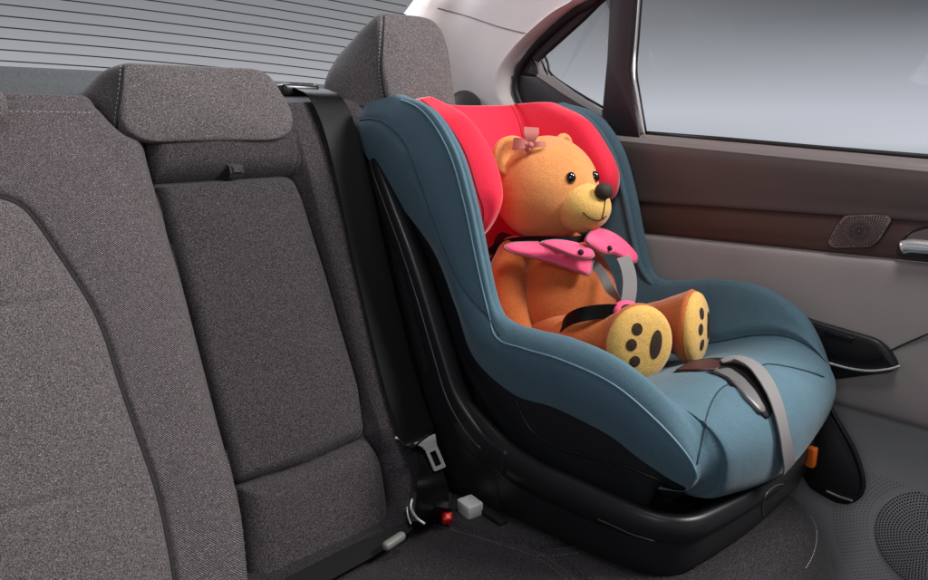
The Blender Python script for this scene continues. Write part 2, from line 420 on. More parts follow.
# top edge rolls backwards
rl = np.clip((Y-(sp(0, 112)[1]))/.05, 0, 1); H -= m1*.02*rl**2
G = S0[None, None]+X[..., None]*np.array([1, 0, 0])+Y[..., None]*SUP-H[..., None]*SN
def gridpart(mask, name, mats, extra=None):
    fm = mask[:-1, :-1] & mask[1:, :-1] & mask[:-1, 1:] & mask[1:, 1:]
    fm = mask[:-1, :-1]          # assign by corner so that neighbours meet
    ii, jj = np.nonzero(fm); nb = X.shape[1]
    q = np.stack([ii*nb+jj, ii*nb+jj+1, (ii+1)*nb+jj+1, (ii+1)*nb+jj], 1)
    u, inv = np.unique(q, return_inverse=True); inv = inv.reshape(q.shape)
    mb = MB(); mb.v = [tuple(p) for p in G.reshape(-1, 3)[u]]; mb.f = [tuple(map(int, f)) for f in inv]; mb.m = [0]*len(mb.f)
    if extra: extra(mb)
    return mb.build(name, mats, rear_seat)
seatgrid = MB(); seatgrid.grid(G[::3, ::3]); SB = seatgrid.bvh()
def stitches(mb, pts_px, bvh, mat_i, L=.0045, gap=.0025, r=.0006, off=.0008):
    P = [cast(bvh, *p, off) for p in cr1(pts_px, 8)]; P = np.array([p for p in P if p is not None])
    stitch_line(mb, P, mat_i, L, gap, r)
def stitch_line(mb, P, mat_i, L=.0045, gap=.0025, r=.0006):
    if len(P) < 3: return
    seg = np.linalg.norm(np.diff(P, axis=0), axis=1); cum = np.r_[0, np.cumsum(seg)]; t = 0
    while t+L < cum[-1]:
        a = np.array([np.interp(t, cum, P[:, k]) for k in range(3)]); b = np.array([np.interp(t+L, cum, P[:, k]) for k in range(3)])
        mb.tube([a, (a+b)/2, b], [r*.6, r, r*.6], mat_i, 5); t += L+gap
def groovecord(P2, h, mi, r=.0024):
    def f(mb): mb.tube([spw(p[0], p[1], h) for p in cr1(P2, 2)], r, mi, 8)
    return f
def hgt(p): return H[int(np.clip(round((p[1]+.03)/step), 0, H.shape[0]-1)), int(np.clip(round((p[0]+.30)/step), 0, H.shape[1]-1))]
def seamcord(mb): mb.tube([spw(p[0], p[1], hgt(p)+.0006) for p in ASEAM if p[0] > -.29 and p[1] > -.02], .0026, 1, 8)
gridpart(m1 & inA, 'backrest_insert', [M['seat'], M['seamc']], seamcord)
gridpart(m1 & ~inA, 'backrest_bolster', [M['seatw'], M['stitch']], lambda mb: stitches(mb, [(-10, 112), (40, 112), (95, 113)], SB, 1))
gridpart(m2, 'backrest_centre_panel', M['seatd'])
def edgecord(Pl, r=.0036, h=.0015, cut=None):
    def f(mb):
        Q = [p for p in Pl if p[1] > -.02]
        mb.tube([spw(p[0], p[1], h) for p in Q], r, 1, 8)
    return f
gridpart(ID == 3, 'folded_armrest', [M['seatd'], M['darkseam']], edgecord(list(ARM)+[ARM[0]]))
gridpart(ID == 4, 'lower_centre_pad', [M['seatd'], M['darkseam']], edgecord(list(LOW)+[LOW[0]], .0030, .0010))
gridpart(ID == 5, 'outer_backrest', M['cush'])  # charcoal here paints the child seat's shadow into the backrest colour
def backing(mb=None):
    mb = MB()
    P = [spw(x, s, 0.0) for x, s in [(-.6, -.03), (1.19, -.03), (1.19, topy-.01), (.35, topy-.035), (-.6, topy-.035)]]
    # rear board of the backrest
    mb.rings([[p+SN*.004 for p in P], [p+SN*.07 for p in P]], 0, True, True)
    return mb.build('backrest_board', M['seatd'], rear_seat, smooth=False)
backing()
# pull tab on the armrest
pt = MB(); a = sp(230, 176); pc = spw(a[0], a[1], .020)
rot = np.stack([np.array([1, 0, 0]), -SN, SUP], 1)
pt.ribbon([pc+SUP*.012-SN*.002, pc+SUP*.004-SN*.008, pc-SUP*.006-SN*.008, pc-SUP*.010-SN*.0], (1, 0, 0), .024, .003)
pt.box(pc-SUP*.001-SN*.010, (.016, .005, .012), rot, .0015)
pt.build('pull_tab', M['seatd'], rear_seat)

# headrests: rings of an outline at increasing depth towards the cabin
def headrest(name, front, rear, bulge, seam, bottoms=None):
    """front / rear: outlines (x,z) with their y; lofted block with rounded edges"""
    (Fo, yf), (Ro, yr) = front, rear
    n = 72
    def res(P, m):
        P = roundpoly(P, [p[2] for p in P] if len(P[0]) > 2 else .02, 6)[:, :2]
        c = np.r_[P, P[:1]]; L = np.r_[0, np.cumsum(np.linalg.norm(np.diff(c, axis=0), axis=1))]
        # resample by angle-independent arclength starting from the same corner
        t = np.linspace(0, L[-1], m, endpoint=False); return np.stack([np.interp(t, L, c[:, k]) for k in range(2)], 1)
    A = res(Fo, n); B = res(Ro, n); cA = A.mean(0); R = []
    tilt = math.tan(TH)*.45
    zA = cA[1]
    def P3(Q, y): return np.array([[q[0], y+(q[1]-zA)*tilt, q[1]] for q in Q])
    for k in np.linspace(0, 1, 10):
        Q = B*(1-k)+A*k; c = Q.mean(0); sw = 1+.035*math.sin(k*math.pi)
        R.append(P3(c+(Q-c)*sw, yr*(1-k)+(yf+.016)*k))
    for a_ in (18, 36, 54, 72, 90):
        a_ = math.radians(a_); ins = .011*(1-math.cos(a_)); Q = cA+(A-cA)*(1-ins/np.linalg.norm(A-cA, axis=1, keepdims=True))
        R.append(P3(Q, yf+.016*(1-math.sin(a_))))
    for k in (.8, .6, .4, .2, .05):
        Q = cA+(Q-cA)*k/(1 if k == .8 else {.6: .8, .4: .6, .2: .4, .05: .2}[k])
        R.append(P3(Q, yf-bulge*(1-k*k)))
    mb = MB(); mb.rings(R, 0, True, True)
    hb = mb.bvh()
    if seam is not None:
        P = [cast(hb, *p, .0004) for p in cr1(seam, 6)]; P = [p for p in P if p is not None]
        if len(P) > 3: mb.tube(P, .0016, 2, 6)
        stitches(mb, [(p[0]-3, p[1]) for p in seam], hb, 1)
    return mb.build(name, [M['seat'], M['stitch'], M['darkseam']], rear_seat)
def xz(u, v, y): p = hy(u, v, y); return (p[0], p[2])
yf = 1.112
fo = [(*xz(141, 144, yf), .02), (*xz(286, 142, yf), .05), (*xz(298, 118, yf), .03), (*xz(274, 68, yf), .03), (*xz(122, 61, yf), .018), (*xz(118, 130, yf), .02)]
ro = [(*xz(125, 140, 1.22), .02), (*xz(272, 140, 1.22), .05), (*xz(282, 118, 1.22), .03), (*xz(255, 78, 1.22), .03), (*xz(104, 70, 1.22), .03), (*xz(72, 104, 1.22), .02)]
ch = headrest('centre_headrest', (fo, yf), (ro, 1.22), .008, [(124, 66), (122, 90), (119, 112), (117, 131)]); ch['label'] = 'low wide centre headrest'
yo = 1.10
fo = [(*xz(386, 118, yo), .015), (*xz(453, 118, yo), .015), (*xz(454, 50, yo), .02), (*xz(447, 16, yo), .045), (*xz(384, 9, yo), .03), (*xz(382, 60, yo), .02)]
ro = [(.75, .70, .02), (.99, .70, .02), (.99, .82, .02), (.97, .885, .045), (.83, .885, .05), (.76, .80, .03)]
oh = headrest('outer_headrest', (fo, yo), (ro, 1.24), .010, [(384, 16), (383, 40), (382, 70), (386, 98)]); oh['label'] = 'tall outer headrest behind the child seat'
fo = [(-.06, .66, .03), (*xz(0, 132, yf-.03), .03), (*xz(14, 104, yf-.03), .02), (*xz(-6, 80, yf-.03), .03), (-.06, .83, .03)]
ro = [(-.06, .68, .03), (.18, .70, .03), (.20, .74, .02), (.17, .79, .03), (-.06, .82, .03)]
lh = headrest('near_headrest', (fo, yf-.03), (ro, 1.2), .006, None); lh['label'] = 'headrest cut by the left edge'
# the fabric shoulder between belt and outer headrest
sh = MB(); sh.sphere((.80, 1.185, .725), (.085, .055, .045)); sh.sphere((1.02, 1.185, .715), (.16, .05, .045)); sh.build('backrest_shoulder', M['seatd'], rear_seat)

# seat cushion (height field with rounded corner)
cx = np.arange(-.35, 1.25, .005); cy = np.arange(.08, .97, .005); CX, CY = np.meshgrid(cx, cy)
CP = roundpoly(np.array([(-.6, .29), (.92, .29), (1.07, .305), (1.175, .35), (1.240, .47), (1.240, 1.1), (-.6, 1.1)]), [0, .06, .06, .07, .07, 0, 0], 8)
dc = dist(CX, CY, CP); ic = inside(CX, CY, CP)
CZ = -.06+puff(dc, .165, .11)+.003*np.sin(CX*9)*np.sin(CY*13)
CZ += .012*np.exp(-((CY-.40)/.16)**2)-.012*np.clip((CY-.62)/.25, 0, 1)
BOL = np.array([hz(u, v, .095)[:2] for u, v in cr1([(430, 521), (462, 531), (500, 543), (535, 553), (556, 567), (575, 582), (600, 610)], 4)])
BOL2 = np.array([hz(u, v, .095)[:2] for u, v in cr1([(535, 553), (556, 553), (580, 550)], 4)])
for b_ in (BOL, BOL2): CZ -= .007*np.exp(-(dist(CX, CY, b_, False)/.006)**2)
CG = np.stack([CX, CY, CZ], -1)
mb = MB(); ii, jj = np.nonzero(ic[:-1, :-1]); nb = CX.shape[1]
q = np.stack([ii*nb+jj, ii*nb+jj+1, (ii+1)*nb+jj+1, (ii+1)*nb+jj], 1); u_, inv = np.unique(q, return_inverse=True); inv = inv.reshape(q.shape)
mb.v = [tuple(p) for p in CG.reshape(-1, 3)[u_]]; mb.f = [tuple(map(int, f)) for f in inv]; mb.m = [0]*len(mb.f)
CB = mb.bvh()
R0 = [(p[0], p[1], -.06) for p in CP]; mb.rings([R0, [(p[0], p[1], -.18) for p in CP]], 0, False, False)
ce_ = np.array([.88, .75]); sl = []
for p in CP:
    if p[0] > .98 and p[1] < .60:
        q_ = p+(ce_-p)/np.linalg.norm(ce_-p)*.040; loc, _, _, _ = CB.ray_cast(Vector((q_[0], q_[1], 1)), Vector((0, 0, -1)))
        if loc: sl.append(np.array(loc)+np.array([0, 0, .0008]))
stitch_line(mb, np.array(sl), 2)
stitches(mb, [(430, 524), (462, 533), (500, 545), (533, 556), (553, 569), (572, 584)], CB, 1, r=.0005)
stitches(mb, [(537, 556), (556, 556), (580, 553)], CB, 1, r=.0005)
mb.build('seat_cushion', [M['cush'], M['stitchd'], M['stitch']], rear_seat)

# ------------------------------------------------------------------ parcel shelf and rear window
mb = MB(); prof = [(1.16, .60), (1.18, .69), (1.22, .735), (1.30, .765), (1.40, .79), (1.48, .812), (1.56, .815)]
P = cr1(prof, 5); xsn = np.linspace(-.9, 1.22, 60)
mb.grid([[(x, y+.03*((x-.2)/1.0)**2*-1, z+.006*math.sin(x*3)) for x in xsn] for y, z in P])
sh = tag(mb.build('parcel_shelf', M['shelf']), 'blue grey carpeted parcel shelf behind the seat, below the rear window', 'parcel shelf')
slot = thing('belt_outlet', 'black plastic seat belt slot trim on the shelf beside the centre headrest', 'belt outlet', (.70, 1.2, .75))
mb = MB(); c = hy(295, 91, 1.20); mb.box(c, (.075, .055, .022), None, .005); mb.build('bezel', M['blackg'], slot)
mb = MB(); mb.box(c+np.array([.004, -.012, .011]), (.05, .018, .006), None, .002); mb.build('slot_lip', M['blackm'], slot)

rw = thing('rear_window', 'wide rear window with dark curved heating lines above the parcel shelf', 'window', (.3, 1.55, .82))
def rwp(x, t):           # t: distance up the glass
    return np.array([x, 1.56-.12*t-.10*((x-.1)/1.1)**2, .80+.72*t+.012*(1-((x-.1)/1.1)**2)-.03*max(0, (x-.3)/.9)**2])
mb = MB(); mb.grid([[rwp(x, t) for x in np.linspace(-1.1, 1.32, 40)] for t in np.linspace(-.02, .62, 16)]); mb.build('glass', M['glass'], rw)
for k in range(19):
    t = .028+k*.0265
    mb = MB(); mb.tube([rwp(x, t)+np.array([0, -.004, 0]) for x in np.linspace(-1.0, 1.125, 50)], .0013, 0, 6)
    mb.build('heating_line', M['darkseam'], rw)
mb = MB(); mb.tube([rwp(x, -.012)+np.array([0, -.01, 0]) for x in np.linspace(-1.1, 1.3, 40)], .010, 0, 8); mb.build('lower_seal', M['rubber'], rw)

# ------------------------------------------------------------------ pillar trim between rear window and door
mb = MB()
Rt = [hx(608, -28, 1.25), hx(592, -2, 1.25), hx(570, 12, 1.25), hx(548, 30, 1.25), hx(528, 50, 1.25), hx(514, 72, 1.25), hx(513, 92, 1.25), hx(522, 112, 1.25), hx(530, 150, 1.25)]
Lt = [hy(448, -28, 1.40), hy(432, -5, 1.42), hy(421, 10, 1.44), hy(412, 24, 1.45), hy(404, 38, 1.46), hy(400, 60, 1.46), hy(398, 80, 1.46), hy(398, 105, 1.46), hy(398, 150, 1.46)]
rows = []
for a, b in zip(Lt, Rt):
    a = np.array(a); b = np.array(b); mdl = np.array([1.225, a[1]*.62+b[1]*.38, (a[2]+b[2])/2])
    inn = b+np.array([-.030, .052, .002*0]); inn2 = b+np.array([-.030, .018, 0]); lip = b+np.array([-.006, .002, 0]); o_ = b+np.array([.02, .004, 0])
    rows.append([a+np.array([.03, .12, 0]), a, (a+mdl)/2+np.array([.02, .02, 0]), mdl, inn, inn2, lip, o_])
Gp = np.array([cr1(r, [3, 6, 6, 6, 5, 5, 3]) for r in rows]); Gp = np.array([cr1(Gp[:, j], 6) for j in range(Gp.shape[1])]).transpose(1, 0, 2)
mb.grid(Gp); pb = mb.bvh()
P = [cast(pb, *p, .0003) for p in cr1([(438, 8), (470, 17), (500, 27), (528, 34)], 6)]; P = [p for p in P if p is not None]
if len(P) > 3: mb.tube(P, .0012, 1, 6)
tag(mb.build('pillar_trim', [M['pillar'], mat('pillar_joint', (.22, .18, .18), .8)]), 'pale pinkish grey moulded pillar trim between rear window and side window', 'pillar trim')
mb = MB(); c = hy(474, 98, 1.28)
mb.sphere(c+np.array([-.03, .0, -.045]), (.065, .02, .062)); tag(mb.build('shelf_end_cap', mat('dark_grey_cap', (.035, .033, .034), .5)), 'small rounded dark grey cap on the shelf corner beside the tall headrest', 'trim cap')

# ------------------------------------------------------------------ door
door = thing('car_door', 'brown and taupe trimmed rear car door with speaker grilles and chrome handle', 'car door', (1.25, .3, -.1))
def strip(name, zpts, m, y0=-.35, y1=1.22, thick=True, extra=None):
    """zpts: list of (z at rear y=.80, z at front y=.30, x) lofted along y"""
    Q = cr1([(a, b, c) for a, b, c in zpts], 6); ys = np.linspace(y1, y0, 60); mb = MB()
    Gd = [[(c, y, a+(b-a)*(.80-y)/.5) for a, b, c in Q] for y in ys]
    mb.grid(Gd)
    if extra: extra(mb)
    return mb.build(name, m, door)
# beltline: rear corner z .704 at y .83, front .667 at y .32
strip('belt_line_ledge', [(.700, .663, 1.305), (.703, .666, 1.290), (.701, .664, 1.268), (.694, .656, 1.252), (.683, .645, 1.244)], M['ledge'])
strip('upper_trim', [(.6829, .6449, 1.2441), (.665, .627, 1.241), (.625, .60, 1.243), (.590, .585, 1.2455), (.568, .572, 1.247), (.563, .569, 1.252)], M['doorup'])
strip('inlay_panel', [(.563, .569, 1.2525), (.553, .560, 1.2505), (.53, .54, 1.249), (.515, .525, 1.250), (.504, .510, 1.252), (.499, .506, 1.258)], M['inlay'])
strip('middle_panel', [(.499, .506, 1.262), (.497, .504, 1.254), (.488, .492, 1.246), (.44, .44, 1.240), (.38, .38, 1.235), (.30, .30, 1.230), (.268, .258, 1.232), (.256, .246, 1.238)], M['doormid'])
def lower_extra(mb): pass
strip('lower_panel', [(.2561, .2461, 1.2381), (.245, .235, 1.246), (.20, .19, 1.262), (.12, .11, 1.272), (.0, -.01, 1.275), (-.10, -.11, 1.276), (-.32, -.32, 1.277)], M['doorlow'])
# panel joint from the pull pocket tip to the front
mb = MB(); mb.tube([hx(u, v, 1.2335) for u, v in cr1([(884, 354), (900, 346), (928, 334), (960, 322)], 5)], .0016, 0, 6); mb.build('panel_joint', M['darkseam'], door)
# pull pocket (black)
pk = MB()
OUT = [(795, 312), (812, 319), (850, 330), (880, 339), (892, 350), (901, 366), (893, 371), (870, 374), (840, 378), (820, 379), (800, 378), (785, 372)]
pk.plate(roundpoly([hx(u, v, 1.233) for u, v in OUT], .010, 4), (-1, 0, 0), .012, .004)
pk.build('pull_pocket', M['black'], door)
pk = MB(); pk.plate(roundpoly([hx(u, v, 1.220) for u, v in [(802, 322), (845, 334), (874, 343), (886, 356), (870, 362), (840, 358), (802, 346)]], .008, 4), (-1, 0, 0), .0015, .001); pk.build('pocket_recess', M['blackm'], door)
lp = MB(); lp.tube([hx(u, v, 1.219) for u, v in cr1([(800, 355), (828, 363), (852, 369), (872, 371), (890, 369), (900, 366)], 6)], .0022, 0, 8); lp.build('pocket_lip', M['metal'], door)
lp = MB(); lp.plate(roundpoly([hx(u, v, 1.219) for u, v in [(826, 329), (855, 338), (852, 341), (824, 333)]], .002, 3), (-1, 0, 0), .003, .001); lp.build('pocket_switch', M['blackg'], door)
# tweeter grille
tg = MB(); xg = 1.2485
out4 = [(844, 216), (890, 213), (881, 244), (828, 248)]
OG = [(845, 215), (886, 213), (893, 219), (880, 240), (871, 247), (833, 248), (827, 243), (836, 226)]
PG = roundpoly([hx(u, v, xg) for u, v in OG], .006, 4)
tg.plate(PG, (-1, 0, 0), .0022, .001)
tg.tube(PG+np.array([-.0015, 0, 0]), .0011, 1, 6, closed=True)
ce = hx(859, 231, xg-.0027); yz = PG[:, 1:]
for ring in range(1, 15):
    rr_ = ring*.0031; nn = (8 if ring < 2 else 16 if ring < 4 else 28 if ring < 8 else 44)
    for j in range(nn):
        an = 2*math.pi*(j+.5*(ring % 2))/nn; y_, z_ = ce[1]+rr_*math.cos(an)*1.05, ce[2]+rr_*math.sin(an)*.95
        if inside(np.array([y_]), np.array([z_]), yz)[0] and dist(np.array([y_]), np.array([z_]), yz)[0] > .0028:
            tg.add([(ce[0], y_+.0014*math.cos(q), z_+.0014*math.sin(q)) for q in np.linspace(0, 2*math.pi, 6, endpoint=False)], [tuple(range(6))], 1)
tg.build('tweeter_grille', [M['grille'], M['darkseam']], door, auto=40)
# handle
hb = MB(); hb.plate(roundpoly([hx(u, v, 1.249) for u, v in [(896, 256), (898, 244), (908, 232), (924, 226), (960, 224), (960, 262), (928, 259)]], .008, 4), (-1, 0, 0), .003, .001)
hd = hb.build('door_handle', M['blackg'], door)
def sub(mb, name, m, parent):
    o = mb.build(name, m); o.parent = parent; return o
hm = MB(); P = [hx(u, v, 1.236) for u, v in cr1([(901, 248), (910, 246), (925, 247), (945, 249), (970, 252)], 5)]
hm.tube(P, [.006]+[.0105]*(len(P)-2)+[.009], 0, 12, flat=1.0); lv = sub(hm, 'lever', M['chrome'], hd)
hm = MB(); hm.plate(roundpoly([hx(u, v, 1.2455) for u, v in [(903, 242), (912, 233), (926, 229), (960, 228), (960, 243)]], .004, 4), (-1, 0, 0), .001, .0005); sub(hm, 'recess', M['doorup'], hd)
# lower door speaker: concentric rows of holes
sg = MB(); cs = hx(935, 545, 1.271); R_s = .088
sg.rings([[(1.274-h_, cs[1]+r_*math.cos(q), cs[2]+r_*math.sin(q)) for q in np.linspace(0, 2*math.pi, 64, endpoint=False)] for r_, h_ in ((R_s+.006, -.002), (R_s+.003, .0015), (R_s, .002), (R_s*.9, .0035), (R_s*.5, .006), (.002, .007))], 0, False, True)
for ring in range(1, 20):
    rr_ = ring*.0046; nn = int(2*math.pi*rr_/.0050)
    hh = .002+.005*(1-(rr_/R_s)**2)*.95+.0004
    for j in range(nn):
        an = 2*math.pi*(j+.5*(ring % 2))/nn; y_, z_ = cs[1]+rr_*math.cos(an), cs[2]+rr_*math.sin(an)
        sg.add([(1.274-hh-.0006, y_+.0017*math.cos(q), z_+.0017*math.sin(q)) for q in np.linspace(0, 2*math.pi, 6, endpoint=False)], [tuple(range(6))], 1)
sg.build('door_speaker_grille', [M['doorlow'], M['darkseam']], door, auto=50)
# fine perforation around the speaker
sg = MB()
for ring in range(2, 13):
    rr_ = R_s+.004+ring*.0055; nn = int(2*math.pi*rr_/.0060)
    for j in range(nn):
        an = 2*math.pi*(j+.5*(ring % 2))/nn; y_, z_ = cs[1]+rr_*math.cos(an), cs[2]+rr_*math.sin(an)
        if z_ < .13 and z_ > -.25:
            sg.add([(1.2695 if z_ > .09 else 1.2713 if z_ > .03 else 1.2735, y_+.0010*math.cos(q), z_+.0010*math.sin(q)) for q in np.linspace(0, 2*math.pi, 5, endpoint=False)], [tuple(range(5))], 0)
sg.build('fine_perforation', M['darkseam'], door)
# window surround
def pl(name, pts, x, t, m, r=.004, par=None, nx=-1, bev=.002):
    mb = MB(); mb.plate(roundpoly([hx(u, v, x) for u, v in pts], r, 4), (nx, 0, 0), t, bev, 0, True); return mb.build(name, m, par if par is not None else door, auto=35)
pl('window_divider', [(617, -40), (615, 0), (612, 60), (607, 112), (608, 140), (645, 140), (641, 118), (633, 70), (638, 0), (641, -40)], 1.268, .018, M['pillard'], .0)
mb = MB(); mb.tube([hx(u, v, 1.250) for u, v in cr1([(641, -40), (638.5, 0), (635.5, 40), (633, 70), (637, 95), (641, 118), (645, 136)], 4)], .0016, 0, 6); mb.build('divider_bead', M['whitetrim'], door)
mb = MB(); mb.tube([hx(u, v, 1.266) for u, v in [(644, 133), (720, 139), (820, 148), (928, 157), (1060, 168)]], .0045, 0, 8); mb.build('window_seal', M['rubber'], door)
mb = MB(); mb.tube([hx(u, v, 1.262) for u, v in cr1([(644, -40), (641.5, 0), (638.5, 40), (636.5, 70), (640, 95), (646, 132)], 4)], .0022, 0, 8); mb.build('window_run', M['rubber'], door)
mb = MB(); mb.tube([hx(u, v, 1.246) for u, v in cr1([(625, -50), (598, -3), (575, 12), (552, 31), (531, 52), (518, 73), (516, 91), (524, 112), (534, 135)], 5)], .009, 0, 10); mb.build('door_seal', M['rubber'], door)
pl('window_frame_rear', [(640, -55), (600, -6), (578, 12), (556, 32), (532, 56), (540, 62), (548, 54), (566, 38), (586, 20), (600, 6), (640, -30)], 1.262, .014, M['pillard'], .0)
pl('rear_corner_trim', [(516, 68), (531, 54), (538, 66), (540, 77), (519, 76)], 1.262, .012, M['pillard'], .001)
pl('corner_bright_trim', [(531, 52), (541, 52), (547, 70), (552, 77), (540, 78), (536, 64)], 1.266, .008, M['whitetrim'], .001)
pl('quarter_trim', [(514, 76), (540, 77), (572, 99), (600, 114), (610, 121), (615, 160), (540, 160), (522, 112)], 1.258, .012, M['pillard'], .004)
pl('quarter_ledge', [(532, 76), (541, 74), (553, 76), (575, 92), (606, 112), (606, 120), (592, 112), (570, 100), (545, 82)], 1.262, .010, M['taupe'], .002)
mb = MB(); mb.tube([hx(u, v, 1.266) for u, v in cr1([(610, -10), (585, 14), (563, 36), (546, 52), (548, 64), (552, 75), (575, 91), (607, 110)], 5)], .0028, 0, 8); mb.build('quarter_seal', M['rubber'], door)
mb = MB(); mb.plate([hx(u, v, 1.276) for u, v in [(660, -80), (560, 40), (540, 70), (560, 85), (607, 120), (635, 140), (635, -80)]], (-1, 0, 0), .004, .001, 0, True); mb.build('quarter_glass', M['glass'], door)
mb = MB(); mb.plate([hx(u, v, 1.276) for u, v in [(636, -120), (636, 140), (1080, 175), (1080, -120)]], (-1, 0, 0), .004, .001, 0, True); mb.build('door_glass', M['glass'], door)

# ================================================================== CHILD SEAT
XC = .98
seat = thing('child_car_seat', 'blue child car seat with red head pads on a black plastic base', 'child seat', (XC, .65, .1))
#        O                 M                 S                 R                 I                 W                E                C
ST = [
 [(.222,1.104,.739),(.229,1.068,.757),(.228,1.000,.765),(.216,.990,.768),(.200,.995,.765),(.186,1.03,.760),(.130,1.065,.755),(0,1.078,.745)],
 [(.222,1.126,.700),(.236,1.030,.716),(0.230,0.916,0.738),(0.221,0.908,0.742),(0.211,0.913,0.739),(.186,.97,.722),(.130,1.050,.705),(0,1.065,.700)],
 [(.223,1.082,.655),(.238,.960,.660),(0.230,0.853,0.676),(0.221,0.845,0.680),(0.211,0.850,0.677),(.184,.93,.650),(.130,1.020,.630),(0,1.038,.625)],
 [(.221,1.005,.588),(.237,.905,.585),(0.230,0.816,0.596),(0.221,0.808,0.600),(0.211,0.813,0.597),(.182,.90,.575),(.130,.985,.555),(0,1.002,.550)],
 [(.220,.905,.508),(.236,.850,.500),(0.230,0.787,0.506),(0.221,0.779,0.510),(0.211,0.784,0.507),(.182,.86,.490),(.134,.945,.475),(0,.962,.470)],
 [(.220,.848,.420),(.236,.810,.420),(0.230,0.763,0.438),(0.221,0.755,0.442),(0.211,0.760,0.439),(.184,.82,.412),(.140,.890,.392),(0,.910,.388)],
 [(.221,.802,.342),(.237,.765,.365),(.238,.733,.394),(.222,.722,.416),(.205,.725,.408),(.190,.76,.335),(.165,.810,.300),(0,.835,.290)],
 [(.222,.712,.304),(.239,.690,.345),(.240,.675,.390),(.223,.668,.413),(.206,.670,.405),(.191,.680,.322),(.168,.705,.290),(0,.715,.285)],
 [(.223,.625,.306),(.240,.605,.345),(.241,.600,.390),(.223,.600,.414),(.206,.600,.407),(.191,.603,.335),(.170,.610,.312),(0,.610,.312)],
 [(.224,.530,.296),(.240,.518,.334),(.240,.515,.378),(.223,.518,.404),(.206,.520,.397),(.192,.520,.360),(.174,.520,.346),(0,.515,.352)],
 [(.222,.480,.278),(.236,.458,.307),(.236,.449,.346),(.219,.450,.371),(.203,.453,.367),(.192,.455,.360),(.174,.456,.357),(0,.450,.362)],
 [(.215,.438,.262),(.225,.417,.283),(.225,.408,.308),(.212,.410,.324),(.199,.409,.328),(.187,.402,.332),(.168,.397,.337),(0,.390,.340)],
 [(.204,.418,.252),(.213,.408,.262),(.213,.400,.276),(.205,.398,.286),(.195,.394,.290),(.180,.384,.292),(.160,.374,.294),(0,.362,.285)],
 [(.196,.435,.238),(.200,.428,.241),(.198,.424,.243),(.190,.418,.244),(.180,.410,.242),(.170,.404,.238),(.150,.394,.230),(0,.380,.215)],
 [(.180,.500,.222),(.182,.490,.220),(.182,.485,.218),(.176,.480,.215),(.170,.475,.215),(.160,.470,.212),(.140,.465,.210),(0,.455,.200)],
]
ctl = np.array([[(-a[0], a[1], a[2]) for a in r] + [tuple(a) for a in r[-2::-1]] for r in ST], float)
ctl[:, :, 0] += XC
for r_, dz_ in ((6, .006), (7, .016), (8, .026), (9, .032), (10, .030), (11, .016), (12, .004)):     # door-side arm sits a little higher
    for c_, k_ in ((9, .6), (10, 1), (11, 1), (12, .9), (13, .5)): ctl[r_, c_, 2] += dz_*k_
csub = [10, 8, 7, 7, 9, 8, 26]; csub = csub+csub[::-1]
Gc = np.array([cr1(r, csub) for r in ctl]); RS = 13
Gc = np.array([cr1(Gc[:, j], RS) for j in range(Gc.shape[1])]).transpose(1, 0, 2)
cc = np.cumsum([0]+csub)
whole = MB(); whole.grid(Gc); WB = whole.bvh()
# sewn seams pressed into the padding
def seam_pts(px_pts, bvh=None, off=.0, n=8):
    P = [cast(bvh or WB, *p, off) for p in cr1(px_pts, n)]; return np.array([p for p in P if p is not None])
SEAMS = {
 'side': [[(360, 120), (372, 119), (386, 124), (405, 144), (419, 180), (437, 230), (454, 272), (470, 297), (488, 317), (500, 336)]],
 'pan': [[(697, 464), (702, 440), (707, 415), (714, 398), (722, 388), (732, 383)], [(759, 366), (770, 364), (790, 367), (810, 372), (824, 377)]],
}
def press(G_, P, depth, wdt):
    g = G_.reshape(-1, 3); d = np.full(len(g), 9.)
    for p in P: d = np.minimum(d, np.linalg.norm(g-p, axis=1))
    nrm = np.zeros_like(G_); du = np.gradient(G_, axis=0); dv = np.gradient(G_, axis=1); nrm = np.cross(du, dv); nrm /= np.linalg.norm(nrm, axis=2, keepdims=True)+1e-12
    n = nrm.reshape(-1, 3); sgn = np.sign(np.einsum('ij,ij->i', n, CC-g)); n = n*sgn[:, None]
    return (g-n*(depth*np.exp(-(d/wdt)**2))[:, None]).reshape(G_.shape)
for k, L in SEAMS.items():
    for s_ in L:
        P = seam_pts(s_, n=20)
        if len(P): Gc = press(Gc, P, .0015 if k == 'side' else .0035, .005)
        if k == 'pan':      # the mirror seam so the seat is symmetrical
            pass
whole = MB(); whole.grid(Gc); WB = whole.bvh()
def cover(c0, c1, name, mats, seams=(), smat=1, r=.0011, extra=None, label=None):
    mb = MB(); mb.grid(Gc[:, c0:c1+1])
    for s_ in seams:
        P = seam_pts(s_, off=.0003, n=10)
        if len(P) > 3: mb.tube(P, r, smat, 6)
    if extra: extra(mb)
    o = mb.build(name, mats, seat)
    if label: o['label'] = label
    return o
side_mirror = lambda P: P*np.array([-1, 1, 1])+np.array([2*XC, 0, 0])
cover(0, cc[2], 'side_panel', [M['blued'], M['blueseam']], SEAMS['side'])
cover(cc[12], cc[14], 'side_panel', [M['blued'], M['blueseam']])
def rimcord(c):
    def f(mb):
        P = Gc[4:-RS*2, c]; mb.tube(P, .0016, 1, 6)
    return f
cover(cc[2], cc[4], 'rim_padding', [M['blue'], M['bluelight']], extra=rimcord(cc[2]))
cover(cc[10], cc[12], 'rim_padding', [M['blue'], M['bluelight']], extra=rimcord(cc[12]))
def innercord(mb):
    k = csub[5]//2; mb.tube(Gc[RS*7:RS*11, cc[9]-k], .0010, 1, 6)
cover(cc[4], cc[10], 'seat_cover', [M['blue'], M['blueseam']], SEAMS['pan'], extra=innercord)
